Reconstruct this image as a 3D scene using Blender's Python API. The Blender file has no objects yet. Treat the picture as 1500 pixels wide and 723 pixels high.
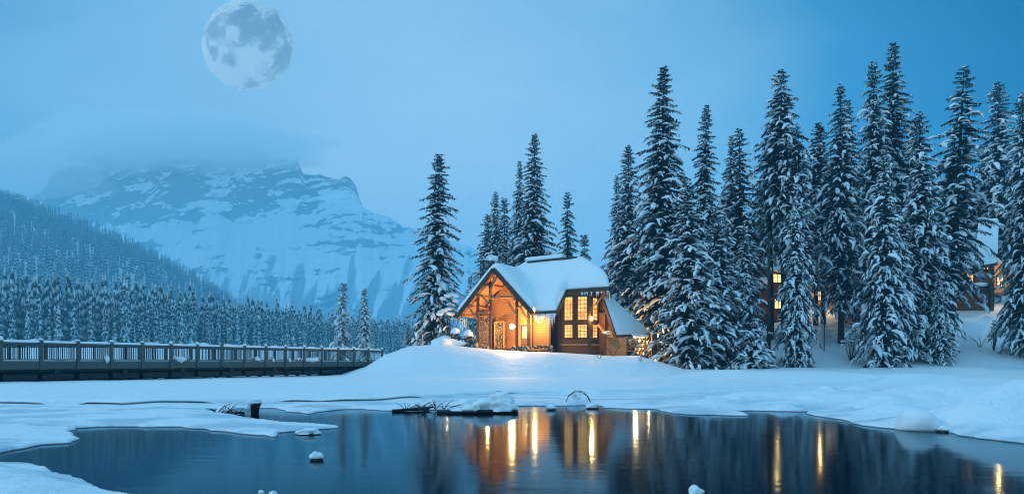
import bpy, math, random
import numpy as np
from mathutils import Vector, noise as mnoise
R = math.radians
C = bpy.context.scene
COL = C.collection

# ------------------------------------------------------------------ camera, sky, light, exposure
EYE = 1.2
HOR = 535.0                      # row of the horizon in the 1500 px wide photograph
cam = bpy.data.cameras.new('camera'); camo = bpy.data.objects.new('camera', cam); COL.objects.link(camo)
camo.location = (0, 0, EYE); camo.rotation_euler = (R(90), 0, 0)
cam.sensor_width = 36; cam.lens = 24; cam.shift_y = 0.1157; cam.clip_start = 0.1; cam.clip_end = 90000
C.camera = camo
C.view_settings.view_transform = 'Standard'; C.view_settings.look = 'None'
C.view_settings.exposure = 0.0; C.view_settings.gamma = 1.0; C.view_settings.use_curve_mapping = False
C.cycles.max_bounces = 14; C.cycles.diffuse_bounces = 2; C.cycles.glossy_bounces = 2; C.cycles.transparent_max_bounces = 6
C.cycles.volume_bounces = 12; C.cycles.sample_clamp_indirect = 6; C.cycles.sample_clamp_direct = 0
C.cycles.use_adaptive_sampling = True; C.cycles.adaptive_threshold = 0.012; C.cycles.filter_width = 1.1
C.cycles.use_denoising = True
C.cycles.caustics_reflective = False; C.cycles.caustics_refractive = False

W = bpy.data.worlds.new('World'); C.world = W; W.use_nodes = True
nt = W.node_tree; nt.nodes.clear()
def N(nt, t, **k):
    n = nt.nodes.new(t)
    for a, v in k.items(): setattr(n, a, v)
    return n
def ramp(nt, stops, interp='LINEAR'):
    n = nt.nodes.new('ShaderNodeValToRGB'); cr = n.color_ramp; cr.interpolation = interp
    while len(cr.elements) > 1: cr.elements.remove(cr.elements[0])
    for i, (p, c) in enumerate(stops):
        e = cr.elements[0] if i == 0 else cr.elements.new(p)
        e.position = p; e.color = (c[0], c[1], c[2], 1)
    return n
def math_n(nt, op, a, b=None, clamp=False):
    n = nt.nodes.new('ShaderNodeMath'); n.operation = op; n.use_clamp = clamp
    for i, v in enumerate((a, b)):
        if v is None: continue
        if isinstance(v, (int, float)): n.inputs[i].default_value = v
        else: nt.links.new(v, n.inputs[i])
    return n.outputs[0]
def mixc(nt, fac, a, b, blend='MIX'):
    n = nt.nodes.new('ShaderNodeMix'); n.data_type = 'RGBA'; n.blend_type = blend
    for s, v in ((n.inputs[0], fac), (n.inputs[6], a), (n.inputs[7], b)):
        if isinstance(v, (int, float)): s.default_value = v
        elif isinstance(v, tuple): s.default_value = (v[0], v[1], v[2], 1)
        else: nt.links.new(v, s)
    return n.outputs[2]
SUN_EL, SUN_AZ = R(34), R(-78)      # soft light through the overcast, from the left
tc = N(nt, 'ShaderNodeTexCoord')
dot = N(nt, 'ShaderNodeVectorMath', operation='DOT_PRODUCT')
cdir = Vector((-0.17, 1, 0.14)).normalized(); dot.inputs[1].default_value = cdir
nt.links.new(tc.outputs['Generated'], dot.inputs[0])
sx = N(nt, 'ShaderNodeSeparateXYZ'); nt.links.new(tc.outputs['Generated'], sx.inputs[0])
cn = N(nt, 'ShaderNodeTexNoise'); cn.inputs['Scale'].default_value = 2.2; cn.inputs['Detail'].default_value = 5
mp = N(nt, 'ShaderNodeMapping'); mp.inputs['Scale'].default_value = (1, 1, 2.4)
nt.links.new(tc.outputs['Generated'], mp.inputs[0]); nt.links.new(mp.outputs[0], cn.inputs['Vector'])
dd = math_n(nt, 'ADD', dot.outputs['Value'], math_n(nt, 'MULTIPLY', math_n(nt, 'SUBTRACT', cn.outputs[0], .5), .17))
r1 = ramp(nt, [(0.0, (.27, .60, .86)), (.30, (.15, .40, .64)), (.52, (.02, .12, .26)), (.66, (.000, .075, .20)), (.80, (.045, .235, .46)), (.90, (.225, .49, .72)), (1.0, (.43, .675, .86))])  # first stops brightened behind the camera to light surfaces facing it
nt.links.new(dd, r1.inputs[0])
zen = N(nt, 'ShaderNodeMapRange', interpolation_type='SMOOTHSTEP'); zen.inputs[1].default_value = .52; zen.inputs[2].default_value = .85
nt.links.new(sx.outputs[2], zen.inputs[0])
zc = mixc(nt, zen.outputs[0], r1.outputs[0], (.235, .60, .92))  # overhead sky brightened out of frame to light the snow
sky = N(nt, 'ShaderNodeTexSky'); sky.sky_type = 'NISHITA'; sky.sun_disc = False
sky.sun_elevation = SUN_EL; sky.sun_rotation = SUN_AZ
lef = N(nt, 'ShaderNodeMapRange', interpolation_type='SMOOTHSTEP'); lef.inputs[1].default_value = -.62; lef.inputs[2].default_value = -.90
nt.links.new(sx.outputs[0], lef.inputs[0]); zc = mixc(nt, lef.outputs[0], zc, (.62, .98, 1.24))   # added sky brightness left of frame, lights mountain and snow
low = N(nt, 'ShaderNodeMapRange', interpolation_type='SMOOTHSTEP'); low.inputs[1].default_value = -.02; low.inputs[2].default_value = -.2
nt.links.new(sx.outputs[2], low.inputs[0]); zc = mixc(nt, low.outputs[0], zc, (.42, .70, .92))   # lower half brightened to light cloud and moon, like bounce off snow
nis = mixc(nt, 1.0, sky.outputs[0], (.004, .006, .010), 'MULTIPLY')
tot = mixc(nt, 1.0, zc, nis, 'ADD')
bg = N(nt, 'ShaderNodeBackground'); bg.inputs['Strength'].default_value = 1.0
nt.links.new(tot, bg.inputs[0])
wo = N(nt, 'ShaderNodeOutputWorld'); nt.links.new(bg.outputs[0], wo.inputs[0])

sd = bpy.data.lights.new('sun', 'SUN'); sd.energy = 0.75; sd.angle = R(18); sd.color = (.66, .87, 1.0)
so = bpy.data.objects.new('sun', sd); COL.objects.link(so)
sv = Vector((math.sin(SUN_AZ) * math.cos(SUN_EL), math.cos(SUN_AZ) * math.cos(SUN_EL), math.sin(SUN_EL)))
so.rotation_euler = sv.to_track_quat('Z', 'Y').to_euler()

def lamp(loc, watts, col=(1, .55, .19), r=.12):
    l = bpy.data.lights.new('point_light', 'POINT'); l.energy = watts; l.color = col; l.shadow_soft_size = r
    o = bpy.data.objects.new('point_light', l); o.location = loc; COL.objects.link(o); return o

# ------------------------------------------------------------------ helpers
def P(px, py, Y): return Vector(((px - 750) / 1000 * Y, Y, EYE + (HOR - py) / 1000 * Y))
def tag(o, label=None, cat=None, group=None, kind=None):
    if label: o['label'] = label
    if cat: o['category'] = cat
    if group: o['group'] = group
    if kind: o['kind'] = kind
    return o
def thing(name, label, cat, loc=(0, 0, 0), rotz=0, group=None):
    o = bpy.data.objects.new(name, None); COL.objects.link(o); o.location = loc; o.rotation_euler = (0, 0, rotz)
    o.empty_display_size = .2
    return tag(o, label, cat, group)
def link(name, me, parent=None):
    o = bpy.data.objects.new(name, me); COL.objects.link(o)
    if parent: o.parent = parent
    return o
def npmesh(name, V, faces, mat=None, smooth=False):
    """faces: list of int arrays (n,3) or (n,4)"""
    V = np.asarray(V, dtype=np.float32); me = bpy.data.meshes.new(name)
    faces = [np.asarray(f, dtype=np.int32) for f in faces if len(f)]
    me.vertices.add(len(V)); me.vertices.foreach_set('co', V.ravel())
    tot = np.concatenate([np.full(len(f), f.shape[1], np.int32) for f in faces])
    idx = np.concatenate([f.ravel() for f in faces])
    st = np.concatenate([[0], np.cumsum(tot)[:-1]]).astype(np.int32)
    me.loops.add(len(idx)); me.loops.foreach_set('vertex_index', idx)
    me.polygons.add(len(tot)); me.polygons.foreach_set('loop_start', st); me.polygons.foreach_set('loop_total', tot)
    if smooth: me.polygons.foreach_set('use_smooth', np.ones(len(tot), bool))
    me.update(calc_edges=True); me.validate()
    if mat: me.materials.append(mat)
    return me
class MB:
    def __init__(s): s.v = []; s.f = []
    def add(s, vs, fs):
        n = len(s.v); s.v += [tuple(v) for v in vs]; s.f += [tuple(i + n for i in f) for f in fs]; return s
    def beam(s, a, b, w, h=None, up=(0, 0, 1), taper=1):
        h = h or w; a = Vector(a); b = Vector(b); d = (b - a).normalized(); u = Vector(up)
        if abs(d.dot(u)) > .98: u = Vector((0, 1, 0))
        x = d.cross(u).normalized() * w / 2; y = x.cross(d).normalized() * h / 2
        vs = []
        for p, k in ((a, 1), (b, taper)):
            vs += [p - x * k - y * k, p + x * k - y * k, p + x * k + y * k, p - x * k + y * k]
        return s.add(vs, [(3, 2, 1, 0), (4, 5, 6, 7), (0, 1, 5, 4), (1, 2, 6, 5), (2, 3, 7, 6), (3, 0, 4, 7)])
    def prism(s, poly, ext):
        n = len(poly); e = Vector(ext); vs = [Vector(p) for p in poly] + [Vector(p) + e for p in poly]
        return s.add(vs, [tuple(range(n))[::-1], tuple(range(n, 2 * n))] + [(i, (i + 1) % n, n + (i + 1) % n, n + i) for i in range(n)])
    def tube(s, pts, rad, n=6):
        pts = [Vector(p) for p in pts]; m = len(pts); vs = []; fs = []
        for i, p in enumerate(pts):
            d = (pts[min(i + 1, m - 1)] - pts[max(i - 1, 0)]).normalized()
            u = Vector((0, 0, 1)) if abs(d.z) < .9 else Vector((1, 0, 0))
            x = d.cross(u).normalized(); y = x.cross(d)
            r = rad[i] if isinstance(rad, (list, tuple)) else rad
            for k in range(n):
                a = 2 * math.pi * k / n; vs.append(p + (x * math.cos(a) + y * math.sin(a)) * r)
        for i in range(m - 1):
            for k in range(n):
                a = i * n + k; b = i * n + (k + 1) % n; fs.append((a, b, b + n, a + n))
        fs += [tuple(range(n))[::-1], tuple(range((m - 1) * n, m * n))]
        return s.add(vs, fs)
    def blob(s, c, r, seed=0, amp=.18, sub=2, flat=None, freq=1.3):
        V, F = ICO[sub]; c = Vector(c); rs = Vector((seed * 3.7, seed * 1.3, seed * 7.1)); vs = []
        for v in V:
            v = Vector(v); k = 1 + amp * mnoise.noise(v * freq + rs) * 2
            p = Vector((v.x * r[0] * k, v.y * r[1] * k, v.z * r[2] * k))
            if flat is not None and p.z < -flat: p.z = -flat
            vs.append(c + p)
        return s.add(vs, F)
    def build(s, name, mat, parent=None, smooth=False, bevel=0):
        me = bpy.data.meshes.new(name); me.from_pydata(s.v, [], s.f); me.update()
        if smooth: me.polygons.foreach_set('use_smooth', [True] * len(me.polygons))
        me.materials.append(mat); o = link(name, me, parent)
        if bevel:
            m = o.modifiers.new('bevel', 'BEVEL'); m.width = bevel; m.segments = 2; m.limit_method = 'ANGLE'
        return o
def ico(sub):
    t = (1 + 5 ** .5) / 2
    V = [Vector(v).normalized() for v in ((-1, t, 0), (1, t, 0), (-1, -t, 0), (1, -t, 0), (0, -1, t), (0, 1, t), (0, -1, -t), (0, 1, -t), (t, 0, -1), (t, 0, 1), (-t, 0, -1), (-t, 0, 1))]
    F = [(0, 11, 5), (0, 5, 1), (0, 1, 7), (0, 7, 10), (0, 10, 11), (1, 5, 9), (5, 11, 4), (11, 10, 2), (10, 7, 6), (7, 1, 8), (3, 9, 4), (3, 4, 2), (3, 2, 6), (3, 6, 8), (3, 8, 9), (4, 9, 5), (2, 4, 11), (6, 2, 10), (8, 6, 7), (9, 8, 1)]
    for _ in range(sub):
        c = {}; G = []
        def mid(a, b):
            k = (min(a, b), max(a, b))
            if k not in c: c[k] = len(V); V.append(((V[a] + V[b]) / 2).normalized())
            return c[k]
        for a, b, d in F:
            x, y, z = mid(a, b), mid(b, d), mid(d, a); G += [(a, x, z), (b, y, x), (d, z, y), (x, y, z)]
        F = G
    return [tuple(v) for v in V], F
ICO = {i: ico(i) for i in range(4)}

def vnoise(x, y, seed=0):
    """smooth value noise on arrays"""
    xi = np.floor(x).astype(np.int64); yi = np.floor(y).astype(np.int64); fx = x - xi; fy = y - yi
    fx = fx * fx * (3 - 2 * fx); fy = fy * fy * (3 - 2 * fy)
    def h(a, b):
        n = (a * 374761393 + b * 668265263 + seed * 974711) & 0x7fffffff
        n = ((n ^ (n >> 13)) * 1274126177) & 0x7fffffff
        return ((n ^ (n >> 16)) & 0xffff) / 65535.0
    return (h(xi, yi) * (1 - fx) + h(xi + 1, yi) * fx) * (1 - fy) + (h(xi, yi + 1) * (1 - fx) + h(xi + 1, yi + 1) * fx) * fy
def fbm(x, y, seed=0, o=4):
    s = 0; a = .5
    for i in range(o): s = s + a * (vnoise(x, y, seed + i) - .5) * 2; x = x * 2.03 + 11.3; y = y * 2.03 + 5.7; a *= .5
    return s
def sst(a, b, x):
    t = np.clip((x - a) / (b - a), 0, 1); return t * t * (3 - 2 * t)

# ------------------------------------------------------------------ materials
def mat(name, col=(.5, .5, .5), rough=.6, emit=None, estr=0):
    m = bpy.data.materials.new(name); m.use_nodes = True; b = m.node_tree.nodes['Principled BSDF']
    b.inputs['Base Color'].default_value = (*col, 1); b.inputs['Roughness'].default_value = rough
    if emit: b.inputs['Emission Color'].default_value = (*emit, 1); b.inputs['Emission Strength'].default_value = estr
    return m
def bump(m, h, strength=.4, dist=.05):
    t = m.node_tree; b = N(t, 'ShaderNodeBump'); b.inputs['Strength'].default_value = strength; b.inputs['Distance'].default_value = dist
    t.links.new(h, b.inputs['Height']); t.links.new(b.outputs[0], t.nodes['Principled BSDF'].inputs['Normal'])
def tex(m, scale, detail=4, coord='Object', sc=(1, 1, 1), kind='Noise', rot=(0, 0, 0)):
    t = m.node_tree; c = N(t, 'ShaderNodeTexCoord'); p = N(t, 'ShaderNodeMapping'); p.inputs['Scale'].default_value = sc; p.inputs['Rotation'].default_value = rot
    if coord == 'World':
        g = N(t, 'ShaderNodeNewGeometry'); t.links.new(g.outputs['Position'], p.inputs[0])
    else: t.links.new(c.outputs[coord], p.inputs[0])
    n = N(t, 'ShaderNodeTex' + kind); n.inputs['Scale'].default_value = scale
    if 'Detail' in n.inputs: n.inputs['Detail'].default_value = detail
    t.links.new(p.outputs[0], n.inputs['Vector']); return n
def setcol(m, sock): m.node_tree.links.new(sock, m.node_tree.nodes['Principled BSDF'].inputs['Base Color'])

M = {}
def snow_mat(name, c0=(.80, .84, .88), c1=(.87, .90, .93), sc=3.0, bs=.35, bd=.05):
    m = mat(name, c1, .65); t = m.node_tree
    n = tex(m, sc, 6, 'World'); setcol(m, mixc(t, n.outputs[0], c0, c1)); n2 = tex(m, sc * 6, 5, 'World')
    bump(m, math_n(t, 'ADD', n.outputs[0], math_n(t, 'MULTIPLY', n2.outputs[0], .35)), bs, bd); return m
M['snow'] = snow_mat('snow')
M['tree_snow'] = snow_mat('tree_snow', (.82, .86, .90), (.90, .93, .95), 2.2, .6, .08)
# ground: powder snow with a rim of clear wet ice along the waterline
m = snow_mat('ground_snow', (.78, .83, .88), (.87, .90, .93), 1.3, .95, .11); t = m.node_tree
g = N(t, 'ShaderNodeNewGeometry'); s3 = N(t, 'ShaderNodeSeparateXYZ'); t.links.new(g.outputs['Position'], s3.inputs[0])
mr = N(t, 'ShaderNodeMapRange'); mr.inputs[1].default_value = .006; mr.inputs[2].default_value = .022; t.links.new(s3.outputs[2], mr.inputs[0])
old = t.nodes['Principled BSDF'].inputs['Base Color'].links[0].from_socket
ip = tex(m, .55, 5, 'World', (1, 1.6, 1)); im = N(t, 'ShaderNodeMapRange', interpolation_type='SMOOTHSTEP'); im.inputs[1].default_value = .47; im.inputs[2].default_value = .60; t.links.new(ip.outputs[0], im.inputs[0])
lo_ = N(t, 'ShaderNodeMapRange'); lo_.inputs[1].default_value = .10; lo_.inputs[2].default_value = .24; lo_.inputs[3].default_value = .75; lo_.inputs[4].default_value = 0; t.links.new(s3.outputs[2], lo_.inputs[0])
old = mixc(t, math_n(t, 'MULTIPLY', im.outputs[0], lo_.outputs[0]), old, (.44, .56, .64))      # bare grey ice and slush low by the water
setcol(m, mixc(t, mr.outputs[0], (.05, .10, .14), old)); M['ground'] = m

m = bpy.data.materials.new('water'); m.use_nodes = True; t = m.node_tree; t.nodes.clear(); M['water'] = m      # dark, still water: fresnel mirror over an almost black bed
n = tex(m, 1.0, 3, 'World', (.8, 3.0, 1)); n2 = tex(m, 5.0, 2, 'World', (.6, 2.2, 1))
bp_ = N(t, 'ShaderNodeBump'); bp_.inputs['Strength'].default_value = .10; bp_.inputs['Distance'].default_value = .03
t.links.new(math_n(t, 'ADD', n.outputs[0], math_n(t, 'MULTIPLY', n2.outputs[0], .16)), bp_.inputs['Height'])
gl = N(t, 'ShaderNodeBsdfGlossy'); gl.inputs['Color'].default_value = (.74, .93, 1, 1); gl.inputs['Roughness'].default_value = .085; t.links.new(bp_.outputs[0], gl.inputs['Normal'])
df = N(t, 'ShaderNodeBsdfDiffuse'); df.inputs['Color'].default_value = (.0004, .005, .013, 1)
fr = N(t, 'ShaderNodeFresnel'); fr.inputs['IOR'].default_value = 1.155; mx = N(t, 'ShaderNodeMixShader'); t.links.new(fr.outputs[0], mx.inputs[0]); t.links.new(df.outputs[0], mx.inputs[1]); t.links.new(gl.outputs[0], mx.inputs[2])
om = N(t, 'ShaderNodeOutputMaterial'); t.links.new(mx.outputs[0], om.inputs[0])

def wood(name, c0, c1, sc=(1, 1, 12), scale=2.5, rough=.65, plank=None, bs=.5):
    m = mat(name, c0, rough); t = m.node_tree; t.nodes['Principled BSDF'].inputs['Specular IOR Level'].default_value = .2; n = tex(m, scale, 6, 'World', sc); col = mixc(t, n.outputs[0], c0, c1); h = n.outputs[0]
    if plank:
        w = tex(m, plank, 0, 'World', kind='Wave'); w.bands_direction = 'Z'; w.wave_profile = 'SAW'
        gap = math_n(t, 'GREATER_THAN', w.outputs[1], .90); col = mixc(t, math_n(t, 'MULTIPLY', gap, .75), col, (.012, .008, .005))
        h = math_n(t, 'SUBTRACT', math_n(t, 'MULTIPLY', h, .4), gap)
    setcol(m, col); bump(m, h, bs, .03); return m
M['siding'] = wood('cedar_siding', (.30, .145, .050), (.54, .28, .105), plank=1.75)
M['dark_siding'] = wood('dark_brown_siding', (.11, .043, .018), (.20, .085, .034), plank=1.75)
M['timber'] = wood('timber', (.26, .125, .048), (.46, .24, .10), (1, 1, 5))
M['dark_timber'] = wood('dark_timber', (.040, .024, .015), (.095, .056, .034), (1, 1, 5))
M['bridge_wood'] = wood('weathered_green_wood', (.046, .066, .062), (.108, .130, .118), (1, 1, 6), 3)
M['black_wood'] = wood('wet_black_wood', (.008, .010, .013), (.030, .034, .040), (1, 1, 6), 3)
M['trunk'] = wood('spruce_bark', (.022, .017, .015), (.080, .058, .046), (4, 4, 1), 2.5)
M['twig'] = mat('twig_bark', (.045, .035, .030), .8)
M['metal'] = mat('dark_metal', (.02, .022, .025), .45)
def stone(name, c0, c1, scale):
    m = mat(name, c0, .8); t = m.node_tree; v = tex(m, scale, coord='World', kind='Voronoi'); v.feature = 'DISTANCE_TO_EDGE'
    v2 = tex(m, scale, coord='World', kind='Voronoi'); col = mixc(t, v2.outputs['Distance'], c0, c1)
    hs = N(t, 'ShaderNodeSeparateXYZ'); t.links.new(v2.outputs['Color'], hs.inputs[0]); col = mixc(t, hs.outputs[0], c0, c1)
    e = math_n(t, 'LESS_THAN', v.outputs['Distance'], .075); setcol(m, mixc(t, e, col, (.02, .018, .016)))
    mn = math_n(t, 'MINIMUM', v.outputs['Distance'], .2); bump(m, mn, .9, .25); return m
M['stone'] = stone('field_stone', (.10, .10, .11), (.30, .27, .25), 2.6)
M['logends'] = stone('round_log_ends', (.16, .11, .07), (.42, .30, .18), 5.5)
M['grey_stone'] = stone('grey_chimney_stone', (.09, .11, .12), (.18, .20, .21), 2.2)
M['rock'] = mat('wet_rock', (.025, .03, .035), .4)
def glow(name, c0, c1, s, scale=1.6):
    m = mat(name, (.02, .02, .02), .15); t = m.node_tree; n = tex(m, scale, 2, 'World'); b = t.nodes['Principled BSDF']
    r = ramp(t, [(.30, c0), (.62, c1)]); t.links.new(n.outputs[0], r.inputs[0]); t.links.new(r.outputs[0], b.inputs['Emission Color']); b.inputs['Emission Strength'].default_value = s
    return m
M['pane'] = glow('lit_window_glass', (.85, .24, .035), (1.0, .60, .17), 1.5)
M['pane_bright'] = glow('bright_window_glass', (1.0, .55, .16), (1.0, .74, .32), 1.9)
M['dark_pane'] = mat('dark_window_glass', (.02, .025, .03), .08)
M['bulb'] = mat('lamp_bulb', (1, .8, .5), .3, (1, .66, .26), 40)
M['bulb_dim'] = mat('dim_lamp_bulb', (1, .8, .5), .3, (1, .66, .34), 5)
M['bulb_soft'] = mat('soft_lamp_bulb', (1, .8, .5), .3, (1, .60, .22), 22)

def crown_mat(name, c0, c1, lo, hi, sc=2.0, sc2=(.86, .89, .92)):
    """dark needles, dusted with snow where the spray faces up and where the noise says so"""
    m = mat(name, c0, .75); t = m.node_tree; g = N(t, 'ShaderNodeNewGeometry'); s = N(t, 'ShaderNodeSeparateXYZ'); t.links.new(g.outputs['Normal'], s.inputs[0])
    n = tex(m, sc, 4, 'World'); v = math_n(t, 'ADD', math_n(t, 'MULTIPLY', s.outputs[2], .42), n.outputs[0])
    mr = N(t, 'ShaderNodeMapRange', interpolation_type='SMOOTHSTEP'); mr.inputs[1].default_value = lo; mr.inputs[2].default_value = hi; t.links.new(v, mr.inputs[0])
    n2 = tex(m, 6, 2, 'World'); setcol(m, mixc(t, mr.outputs[0], mixc(t, n2.outputs[0], c0, c1), sc2)); return m
M['needles'] = crown_mat('spruce_needles', (.004, .010, .016), (.011, .024, .032), 1.06, 1.18)
M['needles_white'] = crown_mat('frosted_spruce_needles', (.005, .012, .018), (.014, .028, .036), 1.02, 1.15)
M['needles_brown'] = crown_mat('brown_spruce_needles', (.030, .024, .020), (.062, .046, .036), .66, .90)
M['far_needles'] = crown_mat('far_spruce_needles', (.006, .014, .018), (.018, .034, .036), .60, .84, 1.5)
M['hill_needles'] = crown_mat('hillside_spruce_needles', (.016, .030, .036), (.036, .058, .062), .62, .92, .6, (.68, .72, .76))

# ------------------------------------------------------------------ water outline (read off the photo, laid on the lake plane)
WPX = [(-260, 668), (0, 663), (48, 653.6), (66, 651), (104, 649), (116, 643), (108, 635), (99, 627.6), (121, 626.2), (166, 624), (208, 626), (263, 625), (312, 631), (367, 636), (402, 640.5), (410, 637), (414, 633.5), (450, 629.5), (496, 626.5), (470, 623), (416, 619.6), (357, 612), (330, 606.5), (305, 601.5), (325, 599), (347, 598), (399, 597.4), (426, 603), (451, 606), (465, 603), (482, 601), (500, 599), (535, 599), (573, 602), (610, 600.5), (700, 599.5), (756, 594.5), (829, 594), (874, 592.5), (888, 597), (930, 599), (957, 599), (985, 605), (1020, 607.5), (1057, 608), (1100, 609), (1078, 602.5), (1100, 601), (1140, 602), (1183, 602.7), (1187, 606.7), (1217, 611.7), (1233, 614), (1260, 623), (1287, 626), (1313, 628), (1345, 631), (1380, 632), (1400, 637), (1433, 642), (1500, 649), (1600, 672), (1760, 700), (1900, 860), (430, 860), (300, 775), (230, 745), (173, 722), (139, 709), (104, 700), (69, 693), (35, 683), (0, 680.6), (-260, 678)]
WP = np.array([((x - 750) / 1000 * EYE * 1000 / (y - HOR), EYE * 1000 / (y - HOR)) for x, y in WPX])
def sdf(X, Y):
    d = np.full(X.shape, 1e9); ins = np.zeros(X.shape, bool); n = len(WP)
    for i in range(n):
        ax, ay = WP[i]; bx, by = WP[(i + 1) % n]; ex, ey = bx - ax, by - ay
        t = np.clip(((X - ax) * ex + (Y - ay) * ey) / (ex * ex + ey * ey), 0, 1)
        d = np.minimum(d, (X - ax - t * ex) ** 2 + (Y - ay - t * ey) ** 2)
        c = ((ay > Y) != (by > Y)) & (X < (bx - ax) * (Y - ay) / (by - ay + 1e-12) + ax); ins ^= c
    d = np.sqrt(d); return np.where(ins, -d, d)
LPX = [(-400, 588), (0, 590), (90, 591), (180, 593), (290, 590.5), (430, 588), (520, 587.5), (600, 585), (690, 580), (760, 577.5), (830, 577.2), (880, 578.5), (960, 575.5), (1100, 572), (1300, 566), (1700, 560)]
LW = np.array([((x - 750) / 1000 * 1080 / (y - HOR), 1080 / (y - HOR)) for x, y in LPX])
def interp(px, pts): p = np.array(pts, float); return np.interp(px, p[:, 0], p[:, 1])
BUMPS = [(1390, 556, 21, 2.6, 1.3, .55), (1470, 566, 18.5, 2.0, 1.1, .50), (1510, 592, 14.5, 1.5, .9, .55), (1435, 612, 12.6, .75, .5, .22), (1480, 606, 13.2, .9, .6, .30), (1570, 600, 13, 2.0, .9, .6), (1340, 580, 18, 1.3, .7, .26), (1290, 590, 17.5, .8, .45, .24), (1240, 580, 20, 1.2, .6, .24), (1160, 577, 22, 1.1, .6, .22), (1090, 578, 22.5, .8, .5, .18), (1200, 548, 40, 5, 2.2, .45), (1060, 548, 42, 3.2, 1.8, .5), (1120, 552, 38, 3, 1.5, .3), (1340, 548, 36, 5, 2, .40), (60, 700, 6.4, 1.8, .9, .05), (1015, 584, 22, .5, .3, .10), (1205, 596, 18.5, .5, .3, .16), (1310, 600, 16, .7, .4, .2)]
_rb = random.Random(11)
for _ in range(46):          # drifts and buried stones along the right shore
    _px = _rb.uniform(1040, 1480); _py = float(np.interp(_px, [1040, 1180, 1230, 1290, 1400, 1500], [600, 598, 603, 615, 622, 632])) - _rb.uniform(2, 30) * (1 if _px < 1250 else 1.4)
    BUMPS.append((_px, _py, 1100 / (_py - HOR), _rb.uniform(.18, .6), _rb.uniform(.15, .35), _rb.uniform(.05, .17)))
for _ in range(16):
    _px = _rb.uniform(0, 1000); _py = _rb.uniform(568, 592); BUMPS.append((_px, _py, 1050 / (_py - HOR), _rb.uniform(.4, 1.4), _rb.uniform(.2, .6), _rb.uniform(.03, .09)))
def ground_z(X, Y):
    d = sdf(X, Y); d = d + np.where(np.abs(d) < 3, .16 * fbm(X * 1.9, Y * 1.4, 14, 4), 0)
    z = np.where(d < 0, np.maximum(-.35, d * 1.6), 0.05 * np.clip(d / .05, 0, 1) + .05 * sst(0.05, .9, d))
    z = np.where(Y > 34, np.maximum(z, .09), z)
    k = np.clip((d + .02) / 1.2, 0, 1)
    z = z + k * (.17 * sst(18, 36, Y) + .050 * fbm(X * .35, Y * .35, 3) + .022 * fbm(X * 1.6, Y * 1.3, 9, 3))
    ly = np.interp(X, LW[:, 0], LW[:, 1]); z = z + .11 * sst(.18, .30, Y - ly) * (d > 0)
    # bank at the lower left
    z = z + .10 * sst(0, 1.0, d) * (Y < 10.5) * (X < 0) * (1 - sst(8.6, 10.5, Y))
    for px, py, Yb, rx, ry, h in BUMPS:
        xb = (px - 750) / 1000 * Yb; z = z + h * np.exp(-((X - xb) / rx) ** 2 - ((Y - Yb) / ry) ** 2) * np.clip((d + .05) / .5, 0, 1)
    # mound under the cabin
    px = 750 + 1000 * X / np.maximum(Y, 8)
    crest = interp(px, [(440, .32), (500, .45), (535, 1.05), (565, 2.1), (600, 2.80), (650, 2.92), (690, 2.68), (740, 2.36), (800, 2.24), (850, 2.10), (900, 1.90), (935, 1.90), (970, 1.35), (1005, .90), (1060, .85), (1150, .95), (1300, 1.0), (1420, 1.1), (1520, .9)])
    y0 = interp(px, [(440, 52), (540, 46), (980, 46.5), (1040, 49), (1500, 48)]); y1 = interp(px, [(440, 60), (560, 57), (700, 56), (900, 53.5), (1000, 53), (1500, 54)])
    tt = np.clip((Y - y0) / (y1 - y0), 0, 1); rise = np.sin(tt * math.pi / 2) ** 1.15
    z = z + np.maximum(crest - .34, 0) * rise + .10 * fbm(X * .3, Y * .3, 21, 3) * tt * np.clip((1400 - Y) / 400, 0, 1)
    # wooded bank behind the cabins on the right
    hs = sst(930, 1180, px) * (Y > 54); z = z + hs * (np.clip(Y - 55, 0, 45) * .285)
    z = z - np.clip(z - .2, 0, 9) * sst(70, 120, Y) * (1 - sst(900, 1100, px)) * .9
    # forested hillside on the left, valley floor, far rise
    hx = np.maximum(0, -X - 240) * .62; hill = 265 * np.tanh(hx / 265) * 1.0 + 12 * fbm(X * .006, Y * .006, 31, 3) * sst(-200, -420, X)
    z = z + hill * sst(270, 800, Y) * (1 - sst(830, 1200, Y)) + 5.2 * sst(75, 165, Y) * sst(-15, -50, X)
    return z
def gz(x, y): return float(ground_z(np.array([float(x)]), np.array([float(y)]))[0])

ys = np.concatenate([np.linspace(-40, 2.2, 14), np.geomspace(2.5, 16, 230), np.geomspace(16.05, 70, 330)[0:], np.geomspace(71, 1440, 150)])
us = np.concatenate([np.linspace(-1.9, -.86, 60), np.linspace(-.855, .855, 1150), np.linspace(.86, 1.9, 60)])
YY = np.repeat(ys[:, None], len(us), 1); XX = us[None, :] * (np.maximum(YY, 0) + 3.0)
ZZ = ground_z(XX, YY)
nr, ncx = XX.shape; I = np.arange(nr * ncx).reshape(nr, ncx)
Q = np.stack([I[:-1, :-1], I[:-1, 1:], I[1:, 1:], I[1:, :-1]], -1).reshape(-1, 4)
gr = link('snow_ground', npmesh('snow_ground', np.stack([XX, YY, ZZ], -1).reshape(-1, 3), [Q], M['ground'], True)); tag(gr, kind='structure')
wt = MB().add([(-40, -6, 0), (40, -6, 0), (40, 33, 0), (-40, 33, 0)], [(0, 1, 2, 3)]).build('pond_water', M['water']); tag(wt, kind='structure')

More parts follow.
